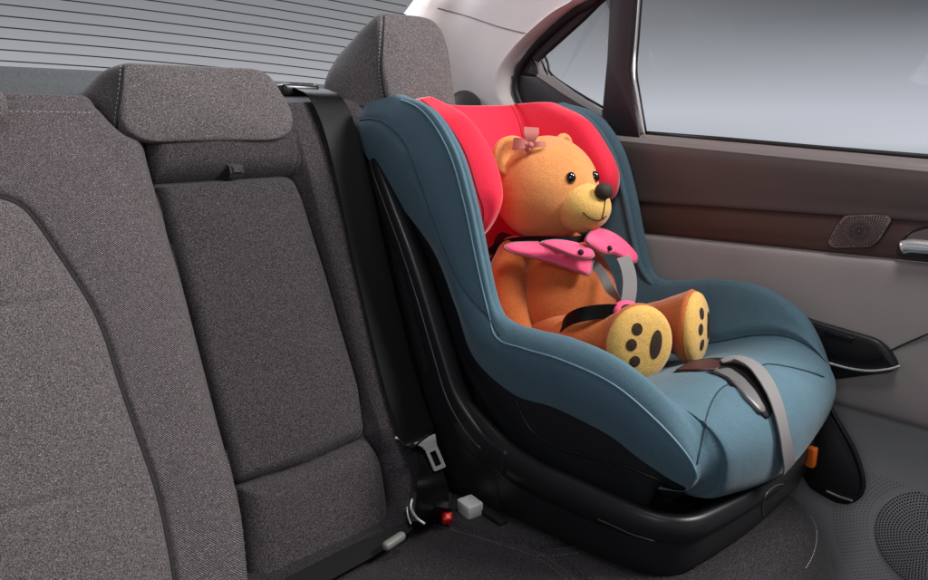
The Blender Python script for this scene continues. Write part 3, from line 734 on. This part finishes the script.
Gl = Gc[RS*3:RS*7, cc[5]-3:cc[8]-14].copy(); Gl[..., 1] -= .005; Gl[..., 2] += .003; Gl[:, :, 0] += (XC-Gl[:, :, 0])*.02
mb = MB(); mb.grid(Gl); mb.build('back_liner', M['red'], seat)

# second pleat: thin blue edge between rim and red pad at the head is the rim padding's own roll
roll = MB()
for sgn in (-1, 1):
    P = np.array([(XC+sgn*.202, .99, .757), (XC+sgn*.204, .915, .732), (XC+sgn*.204, .856, .672), (XC+sgn*.204, .819, .592), (XC+sgn*.204, .792, .505), (XC+sgn*.205, .768, .44), (XC+sgn*.212, .730, .400)])
    roll = MB(); roll.tube(cr1(P, 8), np.linspace(.007, .006, 49), 0, 12); roll.build('inner_roll', M['blue'], seat)

# red head pads and back liner
HP = [ # z stations: contact, nose outer, nose, inner, corner, centre
 [(.206,1.00,.752),(.176,.975,.762),(.158,.965,.764),(.140,.985,.764),(.132,1.035,.762),(.122,1.052,.760),(0,1.058,.756)],
 [(.207,.925,.720),(.190,.902,.728),(.158,.884,.731),(.136,.905,.731),(.128,.990,.728),(.118,1.025,.726),(0,1.035,.722)],
 [(.207,.872,.668),(.190,.848,.674),(.156,.832,.676),(.130,.852,.676),(.122,.955,.670),(.112,1.000,.668),(0,1.012,.664)],
 [(.207,.842,.612),(.190,.820,.616),(.156,.806,.617),(.128,.826,.616),(.120,.930,.608),(.108,.975,.606),(0,.990,.602)],
 [(.207,.832,.562),(.180,.815,.562),(.158,.808,.560),(.132,.826,.558),(.120,.905,.550),(.106,.945,.548),(0,.965,.545)],
 [(.188,.835,.535),(.180,.830,.525),(.166,.832,.520),(.145,.845,.518),(.122,.895,.505),(.104,.920,.500),(0,.943,.500)],
 [(.180,.860,.520),(.175,.860,.515),(.165,.865,.512),(.150,.872,.508),(.124,.895,.485),(.103,.905,.470),(0,.928,.468)],
]
hc = np.array([[(-a[0]+XC, a[1], a[2]) for a in r]+[(a[0]+XC, a[1], a[2]) for a in r[-2::-1]] for r in HP], float)
hc[:, 2:5, 0] -= np.array([.008, .013, .010])[None]; hc[4:, :6, 2] += .016; hc[4, 7:, 2] += .030; hc[5, 7:, 2] += .050; hc[6, 7:, 2] += .055; hc[3, 7:, 2] += .012
hs = [5, 6, 6, 8, 5, 14]; hs = hs+hs[::-1]; Gh = np.array([cr1(r, hs) for r in hc]); Gh = np.array([cr1(Gh[:, j], 9) for j in range(Gh.shape[1])]).transpose(1, 0, 2)
# close the top edge backwards
top = Gh[0].copy(); bk = top+np.array([0, .012, -.004])
hcs = np.cumsum([0]+hs)
def red_part(c0, c1, name, cordcols, label=None):
    mb = MB(); g = Gh[:, c0:c1+1]; t0 = g[0]
    back = t0.copy(); mid = t0.copy(); mid[:, 2] += .002; mid[:, 1] += .010; back[:, 1] += .024; back[:, 2] -= .008
    mb.grid(np.concatenate([[back], [mid], g]))
    for c_ in cordcols: mb.tube(Gh[:, c_], .0010, 1, 6)
    o = mb.build(name, [M['red'], M['redseam']], seat); return o
red_part(0, hcs[5], 'head_pad', [hcs[1]-1])
red_part(hcs[5], hcs[7], 'head_liner', [])
red_part(hcs[7], hcs[12], 'head_pad', [hcs[7]])
# black inner shell under the cover
rowsL = []
for r in range(1, len(ST)):
    o_ = np.array(ST[r][0]); 
    if r >= 11: down = np.array([-.06, .05, -.06])
    elif o_[1] > .80:   # along the back: shell leaves backwards
        down = np.array([-.035, .055, -.045])
    else: down = np.array([-.034, .0, -.13])
    rowsL.append([o_+np.array([-.006, 0, .004]), o_+np.array([-.004, 0, -.004])+down*.25, o_+down*.6, o_+down, o_+down*1.1+np.array([-.12, 0, -.01])])
gs = np.array([cr1(r, 4) for r in rowsL]); gs = np.array([cr1(gs[:, j], 6) for j in range(gs.shape[1])]).transpose(1, 0, 2)
gs[..., 2] = np.maximum(gs[..., 2], .125)
mb = MB()
g1 = gs.copy(); g1[..., 0] = XC-gs[..., 0]; mb.grid(g1); g2 = gs.copy(); g2[..., 0] += XC; mb.grid(g2)
# rear of the shell
rr_ = [[(XC+sx*.20, 1.115-.0*abs(sx), z) if False else (XC+sx*.2, yb, z) for sx in np.linspace(-1, 1, 15)] for yb, z in ((1.09, .74), (1.12, .70), (1.06, .63), (.99, .56), (.92, .48), (.86, .40), (.83, .30), (.80, .2), (.79, .12))]
mb.grid(rr_)
sb_ = mb.bvh()
for pts in ([(516, 399), (528, 425), (548, 443), (580, 454), (620, 464), (665, 482)],):
    P = seam_pts(pts, sb_, .0008, 6)
    if len(P) > 3: mb.tube(P, .0022, 1, 6)
mb.build('inner_shell', [M['shell'], M['black']], seat)

# base
base = MB()
BC = [] # plan outline from rear-left round the front to rear-right: x, y, ztop, zbot
half = [(.206,.885,.275,.075),(.232,.860,.278,.065),(.243,.81,.272,.060),(.247,.76,.252,.060),(.248,.70,.228,.062),(.249,.64,.219,.068),(.249,.58,.218,.074),(.247,.52,.217,.082),(.240,.465,.214,.092),(.222,.427,.211,.102),(.190,.405,.209,.108),(.14,.396,.208,.112),(.07,.390,.207,.114),(0,.388,.207,.114)]
BC = [(-a, b, c, d) for a, b, c, d in half]+half[-2::-1]
BC = cr1(BC, 5)
def bring(inset, fz, dz=0):
    o_ = []
    for i, (x, y, zt, zb) in enumerate(BC):
        t = BC[min(i+1, len(BC)-1)]-BC[max(i-1, 0)]; n = np.array([t[1], -t[0]]); n /= np.linalg.norm(n)+1e-9
        if n@np.array([x, y-.65]) > 0: n = -n
        z = zb+(zt-zb)*fz+dz; o_.append((XC+x+n[0]*inset, y+n[1]*inset, z))
    return o_
prof = [(.050, 0), (.034, .0), (.024, .03), (.016, .12), (.009, .35), (.005, .62), (.0045, .66), (.0015, .67), (-.001, .80), (.000, .93), (.004, .985), (.010, 1.0), (.018, .995), (.022, .96), (.030, .72), (.045, .55)]
base.grid([bring(a, b) for a, b in prof])
base.add([(XC-.2, .88, .10), (XC-.2, .45, .10), (XC+.2, .45, .10), (XC+.2, .88, .10)], [(0, 1, 2, 3)])
bb = base.bvh()
P = seam_pts([(598, 519), (612, 525), (632, 534), (655, 541)], bb, .0006)
if len(P) > 3: base.tube(P, .0010, 1, 6)
P = seam_pts([(763, 516), (762, 506), (766, 494), (775, 486), (783, 484)], bb, .0004)
if len(P) > 3: base.tube(P, .0010, 1, 6)
base.build('base', [M['black'], mat('plastic_edge', (.06, .06, .065), .3)], seat)
# rear upright bars
for sgn in (-1, 1):
    ub = MB()
    path = cr1([(XC+sgn*.234, .70, .196), (XC+sgn*.235, .77, .212), (XC+sgn*.236, .83, .262), (XC+sgn*.236, .868, .335), (XC+sgn*.236, .905, .415), (XC+sgn*.232, .955, .50), (XC+sgn*.226, 1.015, .585), (XC+sgn*.214, 1.065, .645), (XC+sgn*.19, 1.09, .68)], 8)
    n_ = len(path); wdt = np.interp(np.linspace(0, 1, n_), [0, .15, .5, 1], [.022, .027, .021, .016])
    Rr = []
    for i in range(n_):
        t = path[min(i+1, n_-1)]-path[max(i-1, 0)]; t /= np.linalg.norm(t); bdir = np.cross(t, [1, 0, 0]); bdir /= np.linalg.norm(bdir)
        sec = roundpoly([(-.016, -wdt[i]), (.016, -wdt[i]), (.016, wdt[i]), (-.016, wdt[i])], .006, 3)
        Rr.append([path[i]+np.array([1, 0, 0])*a+bdir*b for a, b in sec])
    ub.rings(Rr, 0, True, True)
    ub.tube([p+np.array([sgn*.015, 0, 0])+0 for p in path[6:-6]], .0022, 1, 6)
    ub.build('upright', [M['black'], mat('plastic_ridge', (.05, .05, .055), .3)], seat)
mb = MB(); mb.box((XC, 1.045, .60), (.40, .03, .12), np.array([[1, 0, 0], [0, math.cos(.5), math.sin(.5)], [0, -math.sin(.5), math.cos(.5)]]), .008); mb.build('rear_crossbar', M['blackm'], seat)
# gusset closing the lower rear corner of the base
for sgn in (-1, 1):
    mb = MB(); Pq = [(XC+sgn*.225, y, z) for y, z in [(.90, .075), (.72, .09), (.72, .20), (.775, .21), (.815, .235), (.85, .28), (.895, .30), (.93, .25), (.905, .15)]]
    mb.plate(roundpoly(Pq, .012, 4), (sgn, 0, 0), .017, .004, 0, True); mb.build('side_gusset', M['black'], seat)
# orange tab
mb = MB(); c = cast(bb, 809, 456, 0, hy(809, 456, .41)); mb.box(c+np.array([0.0, -.004, .0]), (.016, .014, .034), None, .003); mb.build('release_tab', M['orange'], seat)
# curved black side bracket towards the door
mb = MB(); OUTB = [(818, 402), (828, 404), (842, 425), (855, 450), (865, 478), (864, 493), (852, 503), (838, 501), (825, 494), (812, 486), (803, 470), (806, 425)]
mb.plate(roundpoly([hx(u, v, 1.236) for u, v in OUTB], .008, 4), (-1, 0, 0), .014, .004, 0, True)
mb.tube([hx(u, v, 1.222) for u, v in cr1([(829, 406), (842, 428), (855, 452), (863, 478), (861, 493), (852, 501)], 6)], .0042, 0, 8)
mb.build('side_bracket', M['black'], seat)
mb = MB(); mb.tube([hx(u, v, 1.219) for u, v in cr1([(826, 491), (840, 497), (853, 501)], 6)], .0024, 0, 6); mb.build('bracket_edge', M['greyd'], seat)
# grey anchor lock beside the base
mb = MB(); c = hx(470, 509, .705); rz = math.radians(-8)
Rz = np.array([[math.cos(rz), -math.sin(rz), 0], [math.sin(rz), math.cos(rz), 0], [0, 0, 1]])
mb.box(c+np.array([.004, .004, 0]), (.030, .036, .024), Rz, .003); mb.build('anchor_lock', M['whitep'], seat)
mb = MB(); mb.box(c+np.array([.018, -.034, -.006]), (.018, .06, .014), Rz, .003); mb.build('anchor_arm', M['blackm'], seat)

# ================================================================== BEAR
bear = thing('teddy_bear', 'orange tan plush teddy bear with pink bow sitting in the child seat', 'teddy bear', (XC, .80, .30))
HC = np.array([.977, .840, .605])
def rotz(a): return np.array([[math.cos(a), -math.sin(a), 0], [math.sin(a), math.cos(a), 0], [0, 0, 1]])
def frame(d, up=(0, 0, 1)):
    d = np.array(d, float); d /= np.linalg.norm(d); up = np.array(up, float); s_ = np.cross(d, up); s_ /= np.linalg.norm(s_); u = np.cross(s_, d)
    return np.stack([s_, u, d], 1)
body = MB()
def tfn(p):
    z = p[2]; k = 1+.10*(-z)-.10*z*z*(z > 0); return np.array([p[0]*k, p[1]*k, z])
body.sphere((1.000, .826, .410), (.108, .110, .122), fn=tfn)
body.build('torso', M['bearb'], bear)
head = MB()
HR = rotz(math.radians(-5))
def hfn(p):    # forehead slopes to the muzzle, cheeks full
    x, y, z = p; f = max(0, -y)
    return np.array([x*(1+.06*max(0, -z))*(1-.10*f*f), y*(1+.0), z*(1-.05*f)-.04*f])
head.sphere(HC, (.095, .096, .094), HR, fn=hfn, nu=56, nv=36)
HBV = head.bvh(); ho = head.build('head', M['bear'], bear)
def hl(x, y, z): return HC+HR@np.array([x, y, z])
mz = MB()
def mfn(p):
    x, y, z = p; return np.array([x*(1+.05*y), y, z*(1+.12*y)-.10*max(0, -y)*0])
mz.sphere(hl(.004, -.088, -.028), (.048, .047, .043), HR, fn=mfn); MZB = mz.bvh()
P = [cast(MZB, *p, .0006) for p in cr1([(583, 212), (588, 217), (595, 220), (601, 219.5), (606, 216)], 6)]; P = [p for p in P if p is not None]
if len(P) > 3: mz.tube(P, .0011, 1, 6)
P = [cast(MZB, *p, .0006) for p in cr1([(604.5, 197), (604.5, 204), (603.5, 211), (602, 219)], 6)]; P = [p for p in P if p is not None]
if len(P) > 3: mz.tube(P, .0009, 1, 6)
sub(mz, 'muzzle', [M['bearl'], M['bearp']], ho)
ns = MB(); ns.sphere(hl(.006, -.129, .003), (.0160, .0135, .0140), HR, pw=.92); sub(ns, 'nose', M['nose'], ho)
for sx in (-1, 1):
    e = MB(); p0 = hl(.003+sx*.031, -.085, .024); loc, nor, _, _ = HBV.find_nearest(Vector(p0)); e.sphere(np.array(loc)+np.array(nor)*-.001, (.0088, .0088, .0105), HR, nu=24, nv=16); sub(e, 'eye', M['eye'], ho)
for sx in (-1, 1):
    e = MB(); c = hl(-.064 if sx < 0 else .052, .016 if sx < 0 else .022, .052 if sx < 0 else .064); d = np.array([sx*.62, -.25, .0])
    # cupped ear: a thick disc with a hollow front
    dirx = HR@np.array([sx*.85, -.25*0+.0, .52]); fr = frame(HR@np.array([sx*.35, -.93, .1]), dirx)
    rings_ = []
    for r_, d_ in ((.003, -.012), (.016, -.014), (.026, -.010), (.031, .0), (.031, .006), (.028, .0105), (.022, .009), (.014, .001), (.003, -.002)):
        es = 1.2 if sx < 0 else .95
        rings_.append([c+dirx*.008+fr@np.array([es*r_*math.cos(q), es*r_*1.04*math.sin(q), d_]) for q in np.linspace(0, 2*math.pi, 32, endpoint=False)])
    e.rings(rings_, 0, True, True); sub(e, 'ear', M['bear'], ho)
# limbs
def limb(pts, radii, n=24, endcap=True, flat=1.0):
    P = cr1(pts, 6); r = np.interp(np.linspace(0, 1, len(P)), np.linspace(0, 1, len(radii)), radii); mb = MB()
    # rounded ends
    t0 = P[0]-P[1]; t0 /= np.linalg.norm(t0); t1 = P[-1]-P[-2]; t1 /= np.linalg.norm(t1)
    A = [(P[0]+t0*r[0]*math.sin(a), r[0]*math.cos(a)) for a in np.radians([85, 65, 45, 25])]; B = [(P[-1]+t1*r[-1]*math.sin(a), r[-1]*math.cos(a)) for a in np.radians([25, 45, 65, 85])]
    if not endcap: B = []
    PP = [a[0] for a in A]+list(P)+[b[0] for b in B]; RR = [a[1] for a in A]+list(r)+[b[1] for b in B]
    mb.tube(PP, RR, 0, n); return mb
for sx, pts in ((-1, [(.916, .862, .492), (.891, .855, .45), (.880, .842, .40), (.882, .825, .352), (.886, .812, .325)]), (1, [(1.035, .850, .485), (1.065, .83, .45), (1.078, .80, .41), (1.078, .775, .37), (1.07, .76, .345)])):
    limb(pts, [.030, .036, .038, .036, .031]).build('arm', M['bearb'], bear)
SOLE = {}
for sx, hip, knee, foot, nd in ((-1, (.935, .80, .345), (.925, .72, .352), (.950, .621, .371), (-.52, -.85, .02)), (1, (1.02, .80, .345), (1.05, .70, .352), (1.058, .594, .379), (.20, -.96, .08))):
    nd = np.array(nd)/np.linalg.norm(nd); foot = np.array(foot)
    A = np.array(hip); K = np.array(knee)
    path = cr1([A, K, foot-nd*.015*0+np.array([0, .02, 0]), foot+nd*.018], 8); n_ = len(path)
    rad = np.interp(np.linspace(0, 1, n_), [0, .35, .6, .8, .93, 1], [.048, .042, .043, .056, .063, .060] if sx < 0 else [.048, .042, .044, .056, .063, .059])
    mb = MB(); Rr = []
    for i in range(n_):
        t = path[min(i+1, n_-1)]-path[max(i-1, 0)]; t /= np.linalg.norm(t)
        k = np.clip((i/n_-.4)/.5, 0, 1); t = t*(1-k)+nd*k; f_ = frame(t)
        Rr.append([path[i]+f_@np.array([rad[i]*.93*math.cos(q), rad[i]*1.05*math.sin(q), 0]) for q in np.linspace(0, 2*math.pi, 36, endpoint=False)])
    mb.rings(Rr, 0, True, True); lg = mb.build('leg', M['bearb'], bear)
    f_ = frame(nd); so = MB(); c = path[-1]; rs = rad[-1]
    so.rings([[c+f_@np.array([r_*.93*math.cos(q), r_*1.05*math.sin(q), d_]) for q in np.linspace(0, 2*math.pi, 40, endpoint=False)] for r_, d_ in ((rs*1.0, -.004), (rs*1.015, .001), (rs*.97, .006), (rs*.85, .0105), (rs*.6, .0145), (rs*.3, .0165), (.002, .017))], 0, False, True)
    bvs = so.bvh()
    # paw marks: three toe dots and one long heel mark, lying on the sole (toes to the side)
    def onsole(a, b, off=.0012):
        p = c+f_@np.array([a, b, .05]); loc, nor, _, _ = bvs.ray_cast(Vector(p), Vector(-nd)); return np.array(loc)+nd*off
    # frame x axis = side; toes point to the viewer's left, heel pad to the right
    s_ = 1 if (f_[:, 0]@CR) > 0 else -1
    def blob(a, b, ra, rb, rot_=0):
        mk = []
        for r_ in (1, .5):
            mk.append([onsole(s_*(a+r_*(ra*math.cos(q)*math.cos(rot_)-rb*math.sin(q)*math.sin(rot_))), b+r_*(ra*math.cos(q)*math.sin(rot_)+rb*math.sin(q)*math.cos(rot_)), .0007 if r_ == 1 else .0014) for q in np.linspace(0, 2*math.pi, 24, endpoint=False)])
        m_ = MB(); m_.rings(mk, 0, False, True); return m_
    sp_ = so.build('sole', M['bearl']); sp_.parent = lg
    for a, b, ra, rb in ((-.012, .029, .0090, .0100), (-.021, .004, .0090, .0100), (-.014, -.024, .0090, .0098)):
        sub(blob(a, b, ra, rb), 'toe_pad', M['bearp'], lg)
    sub(blob(.021, .002, .0105, .0240, -.10), 'heel_pad', M['bearp'], lg)
# bow
bw = MB(); bc = cast(HBV, 537, 150, .004, HC+np.array([-.02, -.02, .09])); bc = bc+np.array([-.010, .006, .004])
c0 = bc
def leaf(p0, p1, wid0, wid1, upv, curve):
    P = [p0*(1-t)+p1*t+np.array(upv)*curve*math.sin(t*math.pi) for t in np.linspace(0, 1, 9)]
    wd = [wid0+(wid1-wid0)*min(1, t*1.6) for t in np.linspace(0, 1, 9)]; return P, wd
U_, R_ = CU, CR
tb = bc
for du, dv, w1 in ((.002, .031, .026), (-.029, .004, .020), (.026, .003, .009), (-.009, -.006, .014)):
    p1 = tb+R_*du+U_*dv; d_ = (p1-tb); wdir = np.cross(d_, CF); 
    P, wd = leaf(tb, p1, .009, w1, -CF, .006); bw.ribbon(P, wdir, wd, .0022)
bw.sphere(tb-CF*.003, (.007, .006, .006), nu=16, nv=10)
bw.build('hair_bow', M['bow'], bear)

# ------------------------------------------------------------------ harness (belongs to the child seat)
tors = MB(); tors.sphere((1.000, .826, .410), (.108, .110, .122), fn=tfn)
for sx, pts in ((-1, [(.916, .862, .492), (.891, .855, .45), (.880, .842, .40), (.882, .825, .352), (.886, .812, .325)]), (1, [(1.035, .850, .485), (1.065, .83, .45), (1.078, .80, .41), (1.078, .775, .37), (1.07, .76, .345)])):
    l_ = limb(pts, [.030, .036, .038, .036, .031]); tors.add(l_.v, l_.f)
TB = tors.bvh()
def surf(px_pts, off, x=.96, n=5):
    o_ = []
    last = None
    for p in cr1(px_pts, n):
        q = cast(TB, p[0], p[1], off)
        if q is None: q = hx(p[0], p[1], x)
        o_.append(q)
    o_ = np.array(o_)
    for _ in range(4): o_[1:-1] = (o_[:-2]+o_[1:-1]*2+o_[2:])/4
    return o_
def padmesh(outline, y, bulge, name, hole=None):
    """padded shoulder piece: outline traced on the chest, given its own thickness"""
    P = np.array([y(u, v) for u, v in outline]); P = cr_closed(P, 4); c = P.mean(0)
    n = np.cross(P[len(P)//3]-P[0], P[2*len(P)//3]-P[0]); n /= np.linalg.norm(n)
    if n@(CC-c) < 0: n = -n
    if sum(np.cross(P[i]-c, P[(i+1) % len(P)]-c)@n for i in range(len(P))) < 0: P = P[::-1]
    R = [P-n*.004, P, c+(P-c)*.96+n*.003, c+(P-c)*.86+n*.005, c+(P-c)*.5+n*bulge*.8, c+(P-c)*.1+n*bulge*.8]
    mb = MB(); mb.rings(R, 0, True, True)
    mb.tube(P+n*.0006, .0014, 2, 6, closed=True)
    if hole is not None:
        h = hit(hole[0], hole[1], c+n*bulge*1.15, n); mb.sphere(h, (.0050, .0050, .0032), frame(n), 1, 16, 10)
    return mb.build(name, [M['pink'], M['blackm'], M['greyd']], seat)
def on_plane(p, n): return lambda u, v: hit(u, v, p, n)
pn1 = np.array([-.50, -.72, .62]); pc1 = cast(TB, 556, 262, .008, hx(556, 262, .93))
padmesh([(504, 247), (512, 243), (535, 242), (562, 243), (584, 249), (593, 257), (592, 266), (589, 275), (578, 272), (555, 264), (530, 257), (511, 252)], on_plane(hx(560, 256, .925), pn1), .008, 'shoulder_pad')
padmesh([(540, 243), (556, 240), (576, 243), (590, 249), (594, 256), (588, 259), (574, 257), (556, 250)], on_plane(hx(568, 250, .914), pn1), .006, 'pad_flap', (581, 252))
pn2 = np.array([.20, -.85, .52])
padmesh([(586, 240), (592, 230), (602, 229), (616, 235), (628, 245), (637, 256), (635, 263), (626, 260), (614, 254), (606, 254), (596, 249)], on_plane(hx(612, 246, 1.02), pn2), .008, 'shoulder_pad', (610, 248))
def strap(pts, width, th, name, m, par=None, xs_=None, wdir=None, off=.004, hug=False):
    P = []
    for i, (u, v, x) in enumerate(pts):
        q = cast(TB, u, v, off) if hug else None
        P.append(hx(u, v, x) if q is None else q)
    P = cr1(P, 6)
    for _ in range(6): P[1:-1] = (P[:-2]+P[1:-1]*2+P[2:])/4; W = wdir if wdir is not None else CR
    mb = MB(); mb.ribbon(P, W, width, th)
    return mb.build(name, m, seat if par is None else par)
strap([(583, 262, .935), (594, 268, .937), (602, 280, .940), (609, 294, .946), (618, 307, .945)], .023, .0018, 'harness_strap', M['grey'], wdir=CR*.8+CU*.35, off=.003, hug=True)
strap([(623, 257, 1.000), (627, 266, .996), (630, 280, .988), (629, 296, .975), (626, 309, .965)], .024, .0022, 'harness_strap', M['grey'], wdir=CR)
strap([(484, 256, .89), (494, 248, .895), (508, 242, .900), (528, 239.5, .905), (552, 239.5, .91), (572, 240, .93), (586, 238, .965)], .012, .003, 'harness_strap', M['web'], wdir=CU)
mb = MB(); cb = hx(626, 310, .955); fr = frame(np.array([-.45, -.75, .45]))
mb.rings([[cb+fr@np.array([r_*1.25*math.cos(q), r_*math.sin(q)*.9, d_]) for q in np.linspace(0, 2*math.pi, 28, endpoint=False)] for r_, d_ in ((.017, -.008), (.0185, 0), (.017, .005), (.012, .008), (.003, .009))], 0, True, True); hbk = mb.build('harness_buckle', M['pink'], seat)
mb = MB(); mb.sphere(cb+fr@np.array([0, .001, .008]), (.012, .0072, .003), fr, 0, 20, 10); sub(mb, 'buckle_button', M['blackm'], hbk)
strap([(556, 336, .905), (564, 323, .898), (576, 316, .897), (590, 313, .905), (606, 311, .925), (622, 312, .95), (630, 316, .965)], .024, .0022, 'lap_strap', M['web'], wdir=np.array([.35, -.25, 1.]))
# crotch strap with grey flap
P = np.array([cast(WB, u, v, .007) for u, v in cr1([(722, 366), (736, 366), (750, 373), (762, 387), (771, 405), (777, 425), (781, 443), (784, 458), (784, 466)], 4)])
W_ = []
for i in range(len(P)):
    t = P[min(i+1, len(P)-1)]-P[max(i-1, 0)]; n_ = normal_at(WB, P[i]); W_.append(np.cross(t, n_))
wd = np.interp(np.linspace(0, 1, len(P)), [0, .2, 1], [.016, .026, .027])
P[:, 2] += np.interp(np.linspace(0, 1, len(P)), [0, .12, .3, .55, .8, 1], [.0, .006, .008, .004, 0, 0])
mb = MB(); mb.ribbon(P, np.array(W_), wd, .0024); mb.build('crotch_strap', M['grey'], seat)
def surfpatch(outline, off, th, name, m, nx=1):
    P = roundpoly([cast(WB, u, v, off) for u, v in outline], .006, 4)
    c = P.mean(0); n_ = normal_at(WB, c)
    if sum(np.cross(P[i]-c, P[(i+1) % len(P)]-c)@n_ for i in range(len(P))) < 0: P = P[::-1]
    def inw(k, h):
        Q = c+(P-c)*k; o_ = []
        for q in Q:
            loc, nor, _, _ = WB.find_nearest(Vector(q)); nn = np.array(nor)
            if nn@n_ < 0: nn = -nn
            o_.append(np.array(loc)+nn*(off+h))
        return o_
    mb = MB(); mb.rings([inw(1, -.002), inw(1, th*.7), inw(.95, th), inw(.75, th), inw(.5, th), inw(.25, th), inw(.05, th)], 0, False, True)
    return mb.build(name, m, seat)
surfpatch([(674, 373), (690, 362), (712, 359), (740, 360), (762, 370), (774, 390), (778, 402), (766, 420), (755, 410), (738, 390), (718, 376)], .0006, .0018, 'strap_slot_trim', M['blackm'])
surfpatch([(676, 372), (690, 364), (712, 361), (722, 364), (718, 371), (700, 372)], .0032, .0010, 'slot_insert', mat('burgundy_pad', (.055, .018, .022), .5))
surfpatch([(712, 374), (728, 371), (742, 381), (754, 395), (763, 414), (757, 414), (744, 400), (730, 383)], .0035, .0030, 'strap_flap', M['greyd'])

# ================================================================== VEHICLE BELT, BUCKLES
belt = thing('seat_belt', 'black seat belt running down the backrest to a steel latch plate', 'seat belt', (.75, 1.0, .15))
def sbp(u, v, h): 
    a = hit(u, v, SP0-SN*h, SN); return a
mb = MB()
P = [hy(303, 88, 1.19), hy(313, 90, 1.165), hy(325, 97, 1.13)]
P += [sbp(336, 118, .052), sbp(346, 150, .050), sbp(358, 200, .048), sbp(378, 290, .046), sbp(400, 380, .046), sbp(418, 432, .050), sbp(424, 440, .055)]
P = cr1(P, 6); mb.ribbon(P, (1, 0, 0), .070, .0022)
mb.build('webbing', M['web'], belt)
mb = MB(); P2 = cr1([sbp(424, 440, .06), sbp(429, 460, .066), sbp(432, 485, .076), hz(433, 506, .146), hz(431, 524, .112)], 6); mb.ribbon(P2, (1, 0, 0), .050, .0022); mb.build('lower_webbing', M['web'], belt)
# steel tongue
c = sbp(427, 441, .072); e1 = (sbp(440, 436, .072)-sbp(415, 446, .072)); e1 /= np.linalg.norm(e1); e2 = sbp(443, 462, .072)-sbp(430, 440, .072); e2 -= e1*(e2@e1)*.55; e2 /= np.linalg.norm(e2); nn = np.cross(e1, e2)
if nn@(CC-c) < 0: nn = -nn
mb = MB()
def loc2(a, b): return c+e1*a*1.15+e2*b*1.12
def polyrim(outer, inner, th, mat_=0):
    n_ = len(outer); R = [[np.array(p) for p in inner], [np.array(p) for p in outer], [np.array(p)+nn*th for p in outer], [np.array(p)+nn*th for p in inner]]
    G_ = np.array(R); mb.grid(G_, mat_, closed_u=True, closed_v=True)
mb.plate(roundpoly([loc2(-.024, -.004), loc2(.018, -.006), loc2(.013, .007), loc2(.012, .013), loc2(-.010, .013), loc2(-.012, .006)], .003, 4), nn, .0022, .0006, 0, True)
o4 = roundpoly([loc2(-.010, .012), loc2(.012, .012), loc2(.012, .046), loc2(-.010, .046)], .003, 4); i4 = roundpoly([loc2(-.005, .017), loc2(.0065, .017), loc2(.0065, .040), loc2(-.005, .040)], .002, 4)
polyrim(o4, i4, .0022)
mb.build('latch_plate', M['metal'], belt, auto=40)
mb = MB(); mb.tube(cr1([loc2(-.046, -.020), loc2(-.038, -.006), loc2(-.026, .000), loc2(-.010, -.004), loc2(.008, -.008)], 5), .0030, 0, 8)
mb.build('tongue_cover', M['blackg'], belt)
mb = MB(); mb.tube(cr1([loc2(-.047, -.022), loc2(-.040, -.009), loc2(-.032, -.003)], 5), .0020, 0, 8); mb.build('tongue_edge', M['metal'], belt)

bk = thing('belt_buckle', 'black seat belt buckle with red button at the seat crease', 'buckle', (.72, .80, .1))
mb = MB(); c = hz(424, 508, .125); Rb = rotz(-.7)@np.array([[1, 0, 0], [0, math.cos(.5), -math.sin(.5)], [0, math.sin(.5), math.cos(.5)]])
mb.box(c+np.array([0, .012, -.006]), (.032, .056, .018), Rb, .004); mb.build('housing', M['black'], bk)
mb = MB(); c2_ = hz(447, 516, .118); mb.box(c2_, (.016, .022, .016), Rb, .003); mb.build('release_button', M['redp'], bk)
mb = MB(); c3_ = hz(452, 508, .128); mb.box(c3_+np.array([.0, .01, 0]), (.014, .03, .030), Rb, .003); mb.build('side_cap', M['blackm'], bk)
mb = MB(); mb.tube(cr1([hz(412, 499, .150), hz(411, 508, .142), hz(417, 518, .136), hz(425, 524, .130)], 5), .0022, 0, 8); mb.build('metal_edge', M['metal'], bk)
mb = MB(); mb.tube(cr1([hz(407, 507, .140), hz(408, 516, .132), hz(411, 524, .126)], 5), .0014, 0, 8); mb.build('metal_pin', M['metal'], bk)

lb = thing('lap_belt', 'black lap belt with grey plastic clip lying along the seat crease', 'seat belt', (.5, .75, .1))
mb = MB(); P = cr1([hz(240, 620, .118), hz(290, 590, .118), hz(330, 568, .118), hz(365, 550, .118), hz(392, 536, .119), hz(412, 524, .120)], 6); mb.ribbon(P, (.2, .55, .25), np.interp(np.linspace(0, 1, len(P)), [0, .6, 1], [.036, .032, .016]), .0025); mb.build('webbing', M['web'], lb)
mb = MB(); mb.box(hz(394, 541, .128), (.042, .013, .012), rotz(math.radians(10))@np.array([[1, 0, 0], [0, 1, 0], [0, 0, 1]]), .004); mb.build('clip', mat('mid_grey_plastic', (.16, .16, .15), .5), lb)

for r_ in ROOTS:
    if '_loc' in r_: del r_['_loc']
